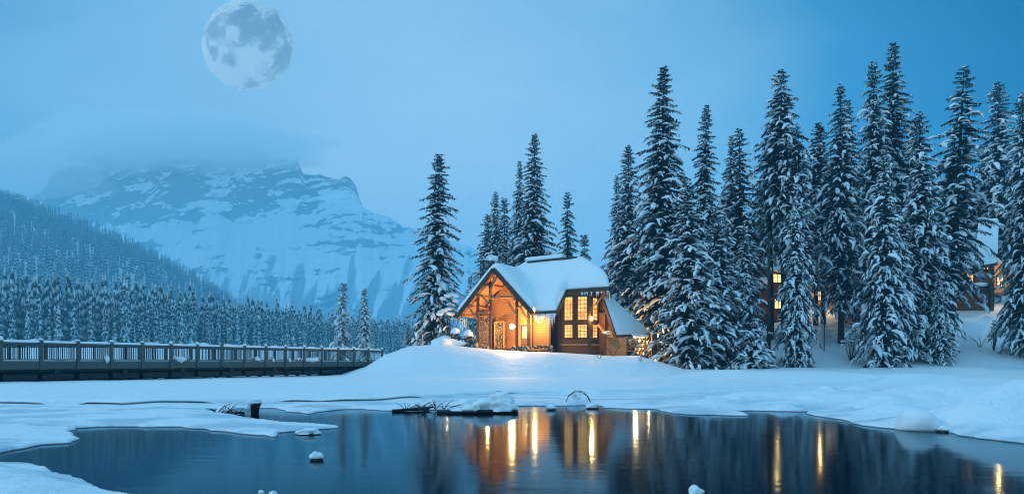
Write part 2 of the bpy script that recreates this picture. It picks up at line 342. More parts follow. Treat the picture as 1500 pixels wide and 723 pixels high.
# thin overhanging snow lips where the ice sheet has settled: a rounded edge with a gap beneath it
def ledge(pts, name='snow_ledge', th=.06, gap=.03, back=.9):
    pts = np.array(pts); n = 160; s = np.linspace(0, len(pts) - 1, n); x = np.interp(s, np.arange(len(pts)), pts[:, 0]); y = np.interp(s, np.arange(len(pts)), pts[:, 1])
    y = y + .10 * fbm(x * .7, x * 0 + 2, 5, 3)
    brk = .25 + .75 * sst(-.25, .15, fbm(x * .55, x * 0 + 7, 15, 3))
    fade = brk * np.clip(np.minimum(np.arange(n), n - 1 - np.arange(n)) / 14, 0, 1)
    prof = [(back, .012), (.5, th * .7), (.2, th * .95), (.06, th * .8), (0, th * .45), (.03, .01), (.16, -.005), (.42, .0)]
    V = []
    for dy, dz in prof:
        zz = ground_z(x, y + .05) if dy < .3 else ground_z(x, y + dy)
        base = ground_z(x, y) if dy < .45 and dz < .02 else zz
        zz = ground_z(x, y)
        z = (zz + gap + dz * 1.2 + .04 * (dy > .1)) if dy < back else ground_z(x, y + dy) - .02
        V.append(np.stack([x, y + dy, zz - .03 + (z - zz + .03) * fade], -1))
    V = np.concatenate(V); m = len(prof); I = np.arange(m * n).reshape(m, n)
    Q = np.stack([I[:-1, :-1], I[:-1, 1:], I[1:, 1:], I[1:, :-1]], -1).reshape(-1, 4)
    return tag(link(name, npmesh(name, V, [Q], M['snow'], True)), kind='structure')
def lpx(pts, h=1.08): return [((x - 750) / 1000 * h * 1000 / (y - HOR), h * 1000 / (y - HOR)) for x, y in pts]
ledge(lpx(LPX[0:12]))
ledge(lpx([(640, 582), (700, 578.5), (770, 577.6), (840, 577.4)]), th=.035, gap=.018)

# ------------------------------------------------------------------ mountain beyond the lake, with its summit in cloud
CPX = [(-900, 330), (-500, 300), (-200, 285), (0, 292), (40, 284), (62, 268), (100, 246), (150, 233), (250, 222), (350, 222), (442, 236), (452, 263), (470, 258), (508, 259), (520, 270), (526, 292), (534, 313), (560, 326), (600, 343), (640, 350), (690, 372), (760, 410), (850, 455), (1000, 490), (1400, 505), (2200, 515)]
ux = np.linspace(-900, 1500, 900); vv = np.concatenate([np.linspace(0, .7, 150), np.linspace(.703, 1, 170), np.linspace(1.02, 1.3, 12)])
U, V_ = np.meshgrid(ux, vv)
cy = np.interp(U, [p[0] for p in CPX], [p[1] for p in CPX]); Yc = 3000.0
Hc = (HOR - cy) / 1000 * Yc
apron = np.clip(V_ / .7, 0, 1); cl = np.clip((V_ - .7) / .3, 0, 1)
ya = interp(U, [(-900, 400), (-200, 380), (60, 362), (180, 345), (300, 338), (400, 335), (470, 326), (530, 322), (560, 336), (600, 351), (640, 357), (690, 378), (760, 415), (850, 459), (1000, 492), (1400, 507), (2200, 516)]) + 12 * fbm(U * .02, U * 0, 77, 3)
foot = np.clip((HOR - ya) / np.maximum(HOR - cy, 1), .3, .98)
Zm = Hc * (foot * (apron ** 1.25) + (1 - foot) * cl)
Ym = 1446 + 1300 * apron + 254 * cl + np.clip(V_ - 1, 0, 1) * 2500
Xm = (U - 750) / 1000 * Ym
Zm = np.where(V_ > 1, Hc * (1 - (V_ - 1) * 1.4), Zm)
rg = 1 - np.abs(fbm(U * .018, V_ * 2.2, 41, 4)) * 2
Zm = Zm + apron * (1 - cl) * 26 * fbm(U * .03, V_ * 2.5, 44, 5) * (V_ > .02) + 10 * fbm(U * .11, V_ * 1.5, 46, 4) * apron * (1 - cl)
st = fbm(U * .012 + V_ * 3.0, V_ * 26 - U * .035, 51, 4)
Ym = Ym - cl * (1 - np.clip(V_ - 1, 0, 1)) * (70 * st + 60 * rg + 40 * fbm(U * .06, V_ * 12, 61, 4)) * np.sin(np.clip(cl, 0, 1) * math.pi * .5)
Zm = Zm + cl * 16 * fbm(U * .08, V_ * 20, 63, 4)
I = np.arange(U.size).reshape(U.shape); Q = np.stack([I[:-1, :-1], I[:-1, 1:], I[1:, 1:], I[1:, :-1]], -1).reshape(-1, 4)
m = mat('mountain_rock_and_snow', (.2, .2, .2), .85); t = m.node_tree; g = N(t, 'ShaderNodeNewGeometry')
sep = N(t, 'ShaderNodeSeparateXYZ'); t.links.new(g.outputs['Normal'], sep.inputs[0]); sepp = N(t, 'ShaderNodeSeparateXYZ'); t.links.new(g.outputs['Position'], sepp.inputs[0])
n1 = tex(m, .006, 8, 'World', (1, .3, 2.6), rot=(0, R(24), 0)); n2 = tex(m, .03, 6, 'World', (1, .4, 1.6), rot=(0, R(24), 0))
v = math_n(t, 'ADD', math_n(t, 'ADD', sep.outputs[2], math_n(t, 'MULTIPLY', math_n(t, 'SUBTRACT', n1.outputs[0], .5), 1.9)), math_n(t, 'MULTIPLY', math_n(t, 'SUBTRACT', n2.outputs[0], .5), 1.25))
mr = N(t, 'ShaderNodeMapRange', interpolation_type='SMOOTHSTEP'); mr.inputs[1].default_value = .54; mr.inputs[2].default_value = .72; t.links.new(v, mr.inputs[0])
col = mixc(t, mr.outputs[0], (.045, .058, .072), (.84, .87, .90))
# tree stripes between the avalanche chutes low on the apron
n3 = tex(m, .011, 5, 'World', (3.2, .10, .30)); cx_ = N(t, 'ShaderNodeCombineXYZ'); t.links.new(math_n(t, 'MULTIPLY', math_n(t, 'ADD', math_n(t, 'DIVIDE', sepp.outputs[0], sepp.outputs[1]), math_n(t, 'MULTIPLY', sepp.outputs[2], -.00010)), 55), cx_.inputs[0]); t.links.new(math_n(t, 'MULTIPLY', sepp.outputs[2], .0045), cx_.inputs[1]); t.links.new(cx_.outputs[0], n3.inputs['Vector']); n3.inputs['Scale'].default_value = 1.0; zz = N(t, 'ShaderNodeMapRange'); zz.inputs[1].default_value = 60; zz.inputs[2].default_value = 430; zz.inputs[3].default_value = .26; zz.inputs[4].default_value = -.16
t.links.new(sepp.outputs[2], zz.inputs[0]); fz = N(t, 'ShaderNodeMapRange', interpolation_type='SMOOTHSTEP'); fz.inputs[1].default_value = .52; fz.inputs[2].default_value = .60
t.links.new(math_n(t, 'ADD', n3.outputs[0], zz.outputs[0]), fz.inputs[0]); n4 = tex(m, .12, 4, 'World'); fzz = math_n(t, 'MULTIPLY', fz.outputs[0], math_n(t, 'ADD', math_n(t, 'MULTIPLY', n4.outputs[0], .8), .35), True)
col = mixc(t, fzz, col, (.05, .075, .085)); setcol(m, col)
mo = link('mountain', npmesh('mountain', np.stack([Xm, Ym, Zm], -1).reshape(-1, 3), [Q], m, True)); tag(mo, kind='structure')

def volmat(name, dens, col=(.92, .95, 1)):
    m = bpy.data.materials.new(name); m.use_nodes = True; t = m.node_tree; t.nodes.clear()
    v = N(t, 'ShaderNodeVolumePrincipled'); v.inputs['Color'].default_value = (*col, 1); v.inputs['Density'].default_value = dens; v.inputs['Anisotropy'].default_value = 0.0
    o = N(t, 'ShaderNodeOutputMaterial'); t.links.new(v.outputs[0], o.inputs['Volume']); return m
hz = MB().prism([(-2000, -70, -3), (2000, -70, -3), (2000, 1443, -3), (-2000, 1443, -3)], (0, 0, 303)).build('haze', volmat('haze_air', .00060, (.20, .76, 1.0))); tag(hz, kind='stuff')
cb = MB()
for i, (px, py, Y, r) in enumerate([(285, 214, 2650, (500, 230, 82)), (150, 222, 2640, (330, 190, 74)), (385, 222, 2660, (230, 190, 54)), (40, 250, 2600, (330, 200, 90)), (215, 200, 2640, (430, 240, 80)), (290, 196, 2640, (330, 240, 66))]):
    c = P(px, py, Y); MBc = MB().blob(c, r, i + 2, .22, 3, freq=1.9)
    o = MBc.build('summit_cloud', bpy.data.materials.get('cloud_vapour') or volmat('cloud_vapour', .0036, (.97, .99, 1.0)), smooth=True); tag(o, kind='stuff')

mb_ = MB().blob(P(300, 360, 2000), (1500, 420, 640), 9, .10, 3, freq=1.2).build('valley_mist', volmat('mist_vapour', .00048, (.97, .99, 1.0)), smooth=True); tag(mb_, kind='stuff')

# the moon: a slightly flattened ball far beyond the mountains, faint glow added to brighten it
mc = P(364, 67.5, 30000); mm = mat('moon_regolith', (.6, .6, .6), .95); t = mm.node_tree; b = t.nodes['Principled BSDF']; b.inputs['Specular IOR Level'].default_value = 0
vd = (mc - Vector((0, 0, EYE))).normalized(); th_ = vd.angle(Vector((0, 1, 0))); ra = Vector((vd.x, 0, vd.z)).normalized(); za = (ra - vd * ra.dot(vd)).normalized(); xa = vd.cross(za).normalized()
n1 = tex(mm, 3.2, 12, 'Object', (1, 1, 1)); n1.inputs['Roughness'].default_value = 0.78
acc = math_n(t, 'MULTIPLY', math_n(t, 'SUBTRACT', n1.outputs[0], .5), 4.2); oc = N(t, 'ShaderNodeTexCoord')
for dx, dy, rr_, w in ((0, .55, .36, 1), (-.62, .42, .34, .9), (.36, .19, .34, .9), (.64, .44, .26, .8), (.78, -.25, .34, 1.1), (-.74, -.19, .16, .7), (-.39, -.30, .20, .8), (.48, -.62, .24, .6), (.05, -.85, .20, .6), (-.30, .28, .17, -1.2), (0, -.28, .30, -.8), (-.45, -.65, .3, -.7), (-.2, .16, .3, .5)):
    q = Vector((dx, dy)); k_ = Vector((ra.x, ra.z)); lx = q.dot(Vector((k_.y, -k_.x))); lz = q.dot(k_); dn = N(t, 'ShaderNodeVectorMath', operation='DISTANCE'); dn.inputs[1].default_value = (lx, -math.sqrt(max(0, 1 - lx * lx - lz * lz)), lz)
    t.links.new(oc.outputs['Object'], dn.inputs[0]); g_ = N(t, 'ShaderNodeMapRange', interpolation_type='SMOOTHSTEP'); g_.inputs[1].default_value = rr_ * 1.35; g_.inputs[2].default_value = rr_ * .5; g_.inputs[4].default_value = w * .62
    t.links.new(dn.outputs['Value'], g_.inputs[0]); acc = math_n(t, 'ADD', acc, g_.outputs[0])
sc_ = math_n(t, 'MULTIPLY', math_n(t, 'ADD', acc, .72), .42)
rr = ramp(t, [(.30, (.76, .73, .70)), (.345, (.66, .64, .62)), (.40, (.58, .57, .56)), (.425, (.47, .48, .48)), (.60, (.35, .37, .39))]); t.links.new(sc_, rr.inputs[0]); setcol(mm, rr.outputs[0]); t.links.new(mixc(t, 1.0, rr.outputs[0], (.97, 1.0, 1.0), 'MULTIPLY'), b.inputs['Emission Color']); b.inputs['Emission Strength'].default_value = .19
mo = MB().blob((0, 0, 0), (1, 1, 1), 0, 0, 3).build('moon', mm, smooth=True); mo.location = mc
from mathutils import Matrix
mo.rotation_euler = Matrix((xa, vd, za)).transposed().to_euler(); mo.scale = (66 * mc.y / 1000 / math.cos(th_) * .86, ) * 2 + (66 * mc.y / 1000 * .89,)
tag(mo, 'large pale full moon with grey patches above the mountain', 'moon')

# ------------------------------------------------------------------ conifers
def spruce(seed, H=26.0, Rm=3.0, start=.04, nb=190, shape=.75, snow=1.0, top_bare=0.0, fine=1.0, ragged=.42, bent=0.0, full=.62):
    """one spruce: trunk, crown of drooping sprays, snow lying on the boughs"""
    rg = np.random.RandomState(seed); fv = []; sv_ = []; sf = []; sc = 0
    Vi, Fi = ICO[1]; Vi = np.array(Vi); Fi = np.array(Fi)
    ga = 2.39996; z0 = H * start
    lean = lambda z: bent * max(0, z / H - .8) ** 2 * 25
    for k in range(nb):
        t = ((k + rg.rand()) / nb) ** .92; z = z0 + (H * .985 - z0) * t; az = k * ga + rg.uniform(-.4, .4)
        prof = (min(1, (1 - t) / full) ** shape) * min(1, .70 + t * 2.2); L = Rm * 1.15 * prof * rg.uniform(1 - ragged * 1.2, 1 + ragged * .4) + .16
        if rg.rand() < .07: L *= .45
        up = .55 if t > .9 else (.12 - .30 * (1 - t)); dr = (.34 + .30 * (1 - t)) * rg.uniform(.7, 1.4)
        o = np.array([math.cos(az), math.sin(az), 0]); sd_ = np.array([-o[1], o[0], 0])
        cur = lambda s: np.array([lean(z), 0, z]) + o * (L * s) + np.array([0, 0, L * (up * s - dr * s * s + .10 * s ** 4)])
        nf = int((8 + L * 25) * fine)
        for j in range(nf):
            s = .10 + .9 * (j + rg.rand()) / nf; p = cur(s); side = 1 if j % 2 else -1
            l = (.20 + .42 * L * (1 - s * .72) * .42) * rg.uniform(.7, 1.25); l = min(l, .95)
            d = o * (.45 + .5 * s) + sd_ * side * (.95 - .6 * s) + np.array([0, 0, -.28 - .25 * rg.rand() + (up if t > .85 else 0)])
            d /= np.linalg.norm(d); w = np.cross(d, [0, 0, 1]); w /= np.linalg.norm(w) + 1e-9; w *= l * .20; n_ = np.cross(w, d); n_ /= np.linalg.norm(n_) + 1e-9
            mid = p + d * l * .45
            fv.append((p, mid - w - n_ * .02, p + d * l, mid + w - n_ * .02))
            h = l * rg.uniform(.45, .8); q = p + d * l * rg.uniform(.1, .7); dn = np.array([rg.uniform(-.25, .25), rg.uniform(-.25, .25), -1.0]) + d * .35; ww = (d * .5 + sd_ * .5 * rg.uniform(-1, 1)) * h * .26
            fv.append((q, q + dn * h * .45 - ww, q + dn * h, q + dn * h * .45 + ww))
        ns = (1.0 + L * 2.6) * snow * (1.05 - .5 * t); ns = int(ns + rg.rand())
        for j in range(ns):
            s = rg.uniform(.38, 1.04) if L > .5 else rg.uniform(.5, 1); p = cur(s); tn = cur(min(s + .05, 1.05)) - cur(s - .05); tn /= np.linalg.norm(tn)
            off = sd_ * rg.uniform(-1, 1) * .24 * L * (1 - s * .7); a = (.08 + .19 * rg.rand() ** 1.5) * (1.6 if rg.rand() < .12 else 1) * min(1.15, .5 + L * .3)
            b_ = a * rg.uniform(.38, .68); c_ = a * rg.uniform(.26, .42)
            tx = tn * .85 + sd_ * rg.uniform(-.9, .9); tx[2] += rg.uniform(-.25, .1); tx /= np.linalg.norm(tx); ty = np.cross([0, 0, 1.0], tx); ty /= np.linalg.norm(ty) + 1e-9; tz = np.cross(tx, ty)
            jit = 1 + rg.uniform(-.22, .22, (len(Vi), 1)); loc = Vi * jit * np.array([a * 2.0, b_, c_])
            loc[:, 2] -= .35 * (loc[:, 0] ** 2 + loc[:, 1] ** 2 * 2) / (a * 1.6 + .05)
            sv_.append(p + off + np.array([0, 0, c_ * .55]) - np.array([0, 0, abs(np.dot(off, sd_)) * .45]) + loc[:, :1] * tx + loc[:, 1:2] * ty + loc[:, 2:3] * tz); sf.append(Fi + sc); sc += len(Vi)
    fv = np.array(fv).reshape(-1, 3); FQ = np.arange(len(fv)).reshape(-1, 4)
    return fv, FQ, np.concatenate(sv_), np.concatenate(sf)
PROTO = {}
def proto(key, mat_, **kw):
    fv, FQ, s, sf = spruce(**kw); H = kw.get('H', 26.0); Rm = kw.get('Rm', 3.0); bent = kw.get('bent', 0)
    r = H * .0125
    tb = MB().tube([(bent * max(0, k - .8) ** 2 * 25, 0, k * H - .6 * (k == 0)) for k in (0, .05, .3, .6, .8, .9, .97)], [r * 1.25, r, r * .78, r * .5, r * .28, r * .16, r * .07], 8)
    me = bpy.data.meshes.new('trunk'); me.from_pydata(tb.v, [], tb.f); me.polygons.foreach_set('use_smooth', [True] * len(me.polygons)); me.materials.append(M['trunk'])
    PROTO[key] = (me, npmesh('crown', fv, [FQ], mat_), npmesh('snow_load', s, [sf], M['tree_snow'], True), H, Rm)
proto('tall', M['needles'], seed=1, H=27, Rm=2.6, nb=330, shape=.80, full=.60)
proto('tall2', M['needles'], seed=2, H=27, Rm=2.6, nb=320, shape=.90, full=.70, snow=1.1)
proto('high', M['needles'], seed=22, H=27, Rm=2.6, nb=250, shape=.80, full=.55, start=.15, ragged=.4)
proto('wide', M['needles_white'], seed=3, H=25, Rm=3.0, nb=300, shape=.72, full=.60, snow=1.2, ragged=.40)
proto('front', M['needles_white'], seed=4, H=18, Rm=2.9, nb=240, shape=.75, full=.75, snow=1.5, start=.01, ragged=.45)
proto('front2', M['needles_white'], seed=12, H=18, Rm=2.9, nb=230, shape=.80, full=.70, snow=1.4, start=.03, ragged=.5)
proto('bare', M['needles'], seed=5, H=27, Rm=2.4, nb=210, shape=.8, full=.6, snow=.9, start=.12, ragged=.5)
proto('vhigh', M['needles'], seed=23, H=27, Rm=2.5, nb=220, shape=.75, full=.50, start=.40, ragged=.45)
proto('bare_high', M['needles'], seed=25, H=27, Rm=2.4, nb=190, shape=.8, full=.55, snow=.9, start=.20, ragged=.5)
proto('column', M['needles'], seed=6, H=20, Rm=2.0, nb=270, shape=.62, full=.62, snow=1.0, ragged=.55)
proto('slim', M['needles'], seed=7, H=16, Rm=1.4, nb=190, shape=.7, full=.55, snow=.7)
proto('slim_high', M['needles'], seed=27, H=20, Rm=1.6, nb=170, shape=.7, full=.55, snow=.8, start=.3)
proto('small', M['needles_brown'], seed=8, H=7, Rm=.95, nb=110, shape=.9, full=.8, snow=1.8, bent=0.0)
proto('bent', M['needles_brown'], seed=9, H=7, Rm=.8, nb=110, shape=.6, full=.6, snow=1.8, bent=.55)
proto('bush', M['needles_white'], seed=10, H=4.5, Rm=1.7, nb=100, shape=.6, full=.7, snow=1.8, start=.0)
def tree(kind, px, pt, Y, hw, label, base=None, rot=None, lean=0, group='snowy spruces', dz=0, name='spruce_tree'):
    tr, cr, sn, H, Rm = PROTO[kind]; top = P(px, pt, Y); bx = (px + lean - 750) / 1000 * Y
    zb = gz(bx, Y) - .05 if base is None else P(px, base, Y).z
    h = top.z - zb; o = thing(name, label, 'tree', (bx, Y, zb), rot if rot is not None else (px * 1.7 + Y) % 6.28, group)
    hw *= 1.14; o.scale = (hw / 1000 * Y / Rm, hw / 1000 * Y / Rm, h / H)
    o.rotation_euler.x = .022 * math.sin(px * 3.1); o.rotation_euler.y = .022 * math.cos(px * 1.3)
    if lean: o.rotation_euler.y = math.atan2(top.x - bx, h); o.rotation_euler.z = 0
    for n_, me in (('trunk', tr), ('crown', cr), ('snow_load', sn)):
        q = link(n_, me, o)
        if n_ == 'snow_load': q['kind'] = 'stuff'
    return o
G1 = 'spruces of the wood right of the cabin'
TREES = [
 ('column', 636, 221, 66, 28, 'lone tall ragged spruce just left of the cabin, snow on its boughs'),
 ('tall', 781, 195, 80, 30, 'tallest spruce rising straight behind the cabin roof ridge'),
 ('tall2', 756, 231, 81, 21, 'second tallest slim spruce behind the cabin roof, left beside the tallest one there'),
 ('slim', 741, 287, 86, 17, 'pale slim spruce half hidden in the clump behind the cabin chimney'),
 ('tall', 723, 279, 80, 20, 'spruce with a bent leader standing right above the cabin chimney'),
 ('slim', 708, 311, 80, 17, 'shorter spruce at the left edge of the clump behind the chimney'),
 ('slim', 833, 278, 84, 16, 'narrow dark spruce standing alone behind the right end of the cabin ridge'),
 ('small', 859, 342, 80, 16, 'short young spruce peeking over the curved right end of the cabin roof'),
 ('small', 688, 402, 90, 9, 'tiny far spruce in the gap between chimney and the lone tall spruce'),
 ('bent', 500, 413, 72, 8.5, 'thin snow-crusted spruce with a bent crooked top beside the bridge', ),
 ('small', 536, 421, 72, 10, 'snow-plastered young spruce at the bridge end, straight top'),
 ('small', 597, 478, 70, 7, 'tiny snowy sapling left on the mound crest, shorter of the two'),
 ('small', 608, 474, 70, 8, 'tiny snowy sapling on the mound crest, taller of the two'),
 ('tall', 922, 208, 72, 30, 'spruce with a pointed top directly right of the cabin roof'),
 ('tall2', 901, 252, 74, 20, 'leftmost lower spruce of the big wood, against the cabin roof end'),
 ('tall', 969, 97, 62, 42, 'very tall broad spruce behind the lit gate, tallest in the left half of the wood'),
 ('tall2', 1028, 152, 62, 34, 'tall spruce with a double top behind the heavily snowed front spruce'),
 ('front', 1012, 262, 55, 46, 'heavily snowed broad spruce in front, its skirt touching the snow right of the gate'),
 ('front2', 1050, 300, 56, 40, 'full snowed spruce beside the broad front one, skirt on the snow'),
 ('tall2', 1066, 196, 68, 25, 'left one of two spruces with close tops in the middle of the wood'),
 ('bare', 1087, 186, 66, 32, 'right one of two spruces with close tops in the middle of the wood'),
 ('front2', 1094, 330, 57, 27, 'snow-caked spruce in front of the dim left lodge wall'),
 ('bush', 1103, 472, 54, 26, 'low bushy snowed spruce sapling at the foot of the wood'),
 ('vhigh', 1149, 97, 64, 31, 'very tall spire-topped spruce in the middle of the wood'),
 ('vhigh', 1131, 176, 66, 20, 'thin spruce with sparse top left beside the spire-topped one'),
 ('high', 1170, 180, 63, 26, 'spruce with a rounded top right beside the spire-topped one'),
 ('front', 1168, 285, 55, 23, 'snow-plastered front spruce standing right of the two lit windows'),
 ('slim_high', 1195, 176, 70, 20, 'left twin of the narrow pair of spruces in the wood'),
 ('slim_high', 1206, 180, 71, 20, 'right twin of the narrow pair of spruces in the wood'),
 ('high', 1232, 122, 63, 29, 'dark spruce with bare lower trunk between the two lit log walls'),
 ('tall2', 1252, 142, 72, 26, 'hazy spruce top showing right behind the dark bare-trunked one'),
 ('wide', 1285, 84, 66, 32, 'tall spruce left beside the tallest of the whole wood'),
 ('tall', 1313, 60, 68, 36, 'tallest spruce of the whole wood'),
 ('front', 1294, 215, 55, 33, 'broad front spruce below the tallest one, snow heaped on its boughs'),
 ('front2', 1324, 300, 57, 27, 'snowed mid-height spruce left of the upper lodge porch'),
 ('wide', 1353, 160, 58, 33, 'spruce with a big cap of snow on its blunt top'),
 ('bare_high', 1407, 95, 60, 36, 'open-branched spruce with gaps near its top, left of the upper lodge roof', None, None, -16),
 ('front2', 1377, 395, 56, 15, 'lower snowed spruce below the lit lodge windows'),
 ('wide', 1470, 116, 86, 36, 'broad dark spruce behind the upper lodge roof, dense pyramid top'),
 ('wide', 1506, 128, 58, 30, 'spruce cut by the right picture edge'),
 ('tall2', 1338, 168, 76, 30, 'far spruce filling the gap right of the tallest one'),
 ('tall', 1440, 215, 88, 28, 'far spruce behind the upper lodge, low in the gap'),
 ('tall', 1000, 250, 76, 28, 'shadowy far spruce in the gap right of the very tall broad one'),
 ('tall2', 945, 260, 78, 26, 'shadowy far spruce behind the lean-to roof'),
 ('tall2', 1112, 255, 80, 28, 'shadowy far spruce above the dim left lodge'),
 ('high', 1215, 230, 84, 30, 'shadowy far spruce above the lit log wall'),
 ('tall2', 1385, 235, 84, 30, 'shadowy far spruce above the upper lodge porch'),
]
for a in TREES:
    tree(*a[:6], base=a[6] if len(a) > 6 else None, rot=a[7] if len(a) > 7 else None, lean=a[8] if len(a) > 8 else 0, group=G1 if a[1] > 890 else None)

# ------------------------------------------------------------------ far forest across the lake
def far_tree(seed, tiers=11, pts=9):
    rg = np.random.RandomState(seed); V = []; F = []; H = 25.0
    for i in range(tiers):
        t = i / tiers; z1 = H * (.05 + .90 * t) ; r = 1.9 * (1 - t) ** .8 * rg.uniform(.8, 1.15) + .15; zt = min(H, z1 + H * .17); n = len(V)
        ox, oy = rg.uniform(-.15, .15, 2)
        V.append((ox * .4, oy * .4, zt)); a0 = rg.uniform(0, 6.28)
        for k in range(pts * 2):
            a = a0 + math.pi * k / pts; rr = r * (rg.uniform(.8, 1.2) if k % 2 == 0 else rg.uniform(.42, .65)); V.append((ox + math.cos(a) * rr, oy + math.sin(a) * rr, z1 - (.9 * r * .5 if k % 2 == 0 else -.25) + rg.uniform(-.3, .3)))
        for k in range(pts * 2): F.append((n, n + 1 + k, n + 1 + (k + 1) % (pts * 2)))
    return np.array(V), np.array(F)
FT = [npmesh('crown', *(lambda vf: (vf[0], [vf[1]]))(far_tree(100 + i, 13, 8)), M['far_needles']) for i in range(6)]
rg = np.random.RandomState(5); cnt = 0
EX = [(-290, 95), (-127, 170), (-104, 190), (-101, 225), (-80, 265), (-67, 317), (-56, 350), (-40, 430)]
def edge_x(Y): return np.interp(Y, [e[1] for e in EX], [e[0] for e in EX])
cand = []
for k in range(6000):
    Y = rg.uniform(120, 430); dx = rg.uniform(0, 1) ** 1.4 * 30; X = edge_x(Y) - dx - 2
    if not (-.80 < X / Y < -.09): continue
    if all((X - a) ** 2 + (Y - b) ** 2 > 1.9 ** 2 for a, b in cand): cand.append((X, Y))
cand.sort(key=lambda c: (edge_x(c[1]) - c[0]) * 200 / c[1])
front = cand[:255]
for X, Y in front:
    s = rg.uniform(.48, .86) * (.72 + .56 * float(vnoise(np.array([X * .09]), np.array([Y * .09]), 3)[0])) * (1.22 if rg.rand() < .08 else 1); o = link('lakeshore_spruce', FT[rg.randint(6)])
    o.location = (X, Y, gz(X, Y) - .5); o.scale = (s * rg.uniform(.85, 1.1),) * 2 + (s,); o.rotation_euler = (0, 0, rg.uniform(0, 6.28))
    tag(o, 'snow-dusted spruce in the front rows of the far lakeshore forest', 'tree', 'spruces along the far lakeshore')
VS = []; FS = []; off = 0; TP = [far_tree(200 + i, 7, 6) for i in range(5)]
pts = [c for c in cand[255:]]
for k in range(26000):
    Y = 130 + 860 * rg.rand() ** .75; X = rg.uniform(-.92, -.06) * Y
    if X > edge_x(Y) - 26: continue
    if Y > 470 and X > -225: continue
    sp = 4.3 + Y / 300
    if rg.rand() > 26000 ** 0 * 30.0 / (sp * sp) * .70: continue
    pts.append((X, Y))
PA = np.array(pts); PZ = ground_z(PA[:, 0], PA[:, 1])
for (X, Y), z in zip(pts, PZ):
    v, f = TP[rg.randint(5)]; s = rg.uniform(.58, .95); a = rg.uniform(0, 6.28); c, n_ = math.cos(a), math.sin(a)
    w = np.stack([v[:, 0] * c - v[:, 1] * n_, v[:, 0] * n_ + v[:, 1] * c, v[:, 2]], 1) * s + np.array([X, Y, z - .5]); VS.append(w); FS.append(f + off); off += len(v)
print('forest', len(front), len(pts))
fo = link('forest', npmesh('forest', np.concatenate(VS), [np.concatenate(FS)], M['hill_needles'])); tag(fo, 'snowy spruce forest covering the left hillside', 'forest', kind='stuff')

# ------------------------------------------------------------------ footbridge
B0 = Vector((-25.488, 34.0, 0)); BS = Vector((.87326, 1.64172, 0)); bd_ = BS.normalized(); bn = Vector((-bd_.y, bd_.x, 0))   # bn points away from the camera
if bn.y < 0: bn = -bn
bridge = thing('footbridge', 'long green timber footbridge with snow along its rails', 'bridge', (0, 0, 0))
rg = random.Random(3)
def bp(i, off, z): p = B0 + BS * i + bn * off; return Vector((p.x, p.y, z + .010 * i))
I0, I1 = -3, 16
MB().prism([bp(I0, .10, 1.18), bp(I1, .10, 1.18), bp(I1, 2.9, 1.18), bp(I0, 2.9, 1.18)], (0, 0, .16)).build('deck', M['bridge_wood'], bridge)
sdk = MB()
nn = 90
V = []; F = []
for i in range(nn + 1):
    for j in range(7):
        f = I0 + (I1 - I0) * i / nn; p = bp(f, .25 + 2.4 * j / 6, 1.345); p.z += .16 * (0 if j in (0, 6) else 1) * (.6 + .8 * mnoise.noise(Vector((f * 1.1, j * .6, 0)))); V.append(p)
for i in range(nn):
    for j in range(6): a = i * 7 + j; F.append((a, a + 1, a + 8, a + 7))
sdk.add(V, F).build('deck_snow', M['snow'], bridge, smooth=True)
for off, nm in ((0, 'near'), (3.0, 'far')):
    MB().beam(bp(I0, off, 1.22), bp(I1, off, 1.22), .10, .44).build('fascia_board', M['bridge_wood'], bridge)
    for i in range(I0, I1 + 1):
        MB().beam(bp(i, off - .06 if off == 0 else off + .06, .98), bp(i, off - .06 if off == 0 else off + .06, 2.50 + .03 * rg.random()), .15, .15, up=(bn.x, bn.y, 0)).build('post', M['bridge_wood'], bridge)
    for i in range(I0, I1):
        a, b = i + .045, i + .955
        MB().beam(bp(a, off, 2.33), bp(b, off, 2.33), .09, .11).beam(bp(a, off, 1.50), bp(b, off, 1.50), .05, .06).build('rail', M['bridge_wood'], bridge)
        q = MB()
        for k in range(1, 15):
            f = a + (b - a) * k / 15; q.beam(bp(f, off, 1.53), bp(f, off, 2.275), .05 if k == 7 else .024)
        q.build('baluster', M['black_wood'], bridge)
        # snow pillow lying along the rail, with thicker heaps by the posts
        n = 26; V = []; F = []; seed = rg.random() * 50
        for s in range(n + 1):
            f = i + .03 + .94 * s / n; h = .11 + .14 * max(0, mnoise.noise(Vector((f * 2.3, seed, 0)))) + .10 * max(0, mnoise.noise(Vector((f * .9, 4, off)))); h *= min(1, .45 + min(s, n - s) / 3)
            for dx, dz in ((-.08, 0), (-.085, h * .6), (0, h), (.085, h * .6), (.08, 0)): V.append(bp(f, off + dx, 2.387 + dz))
        for s in range(n):
            for k in range(4): x = s * 5 + k; F.append((x, x + 5, x + 6, x + 1))
        F += [(0, 1, 2, 3, 4), tuple(range(n * 5, n * 5 + 5))[::-1]]
        MB().add(V, F).build('rail_snow', M['snow'], bridge, smooth=True)
for i in range(I0, I1 + 1):
    if rg.random() < .75:
        MB().blob(bp(i, -.06, 2.56), (.11, .11, .05 + .07 * rg.random()), i, .1, 2).build('post_cap_snow', M['snow'], bridge, smooth=True)
for f, l, h in ((2.85, .20, .30), (5.3, .55, .26), (5.75, .15, .34), (8.55, .36, .22), (9.35, .2, .22), (10.25, .22, .2), (10.75, .26, .24), (11.5, .8, .24), (13.6, .2, .15), (14.6, .3, .14)):
    q = MB()
    for k in range(5): q.blob(bp(f + rg.uniform(-.45, .45) * l / 1.86, -.02 + rg.uniform(0, .3), 1.50 + h * rg.uniform(.0, .45)), (l * rg.uniform(.35, .6),) * 2 + (h * rg.uniform(.5, .8),), int(f * 7) + k, .3, 2)
    q.build('snow_heap', M['snow'], bridge, smooth=True)
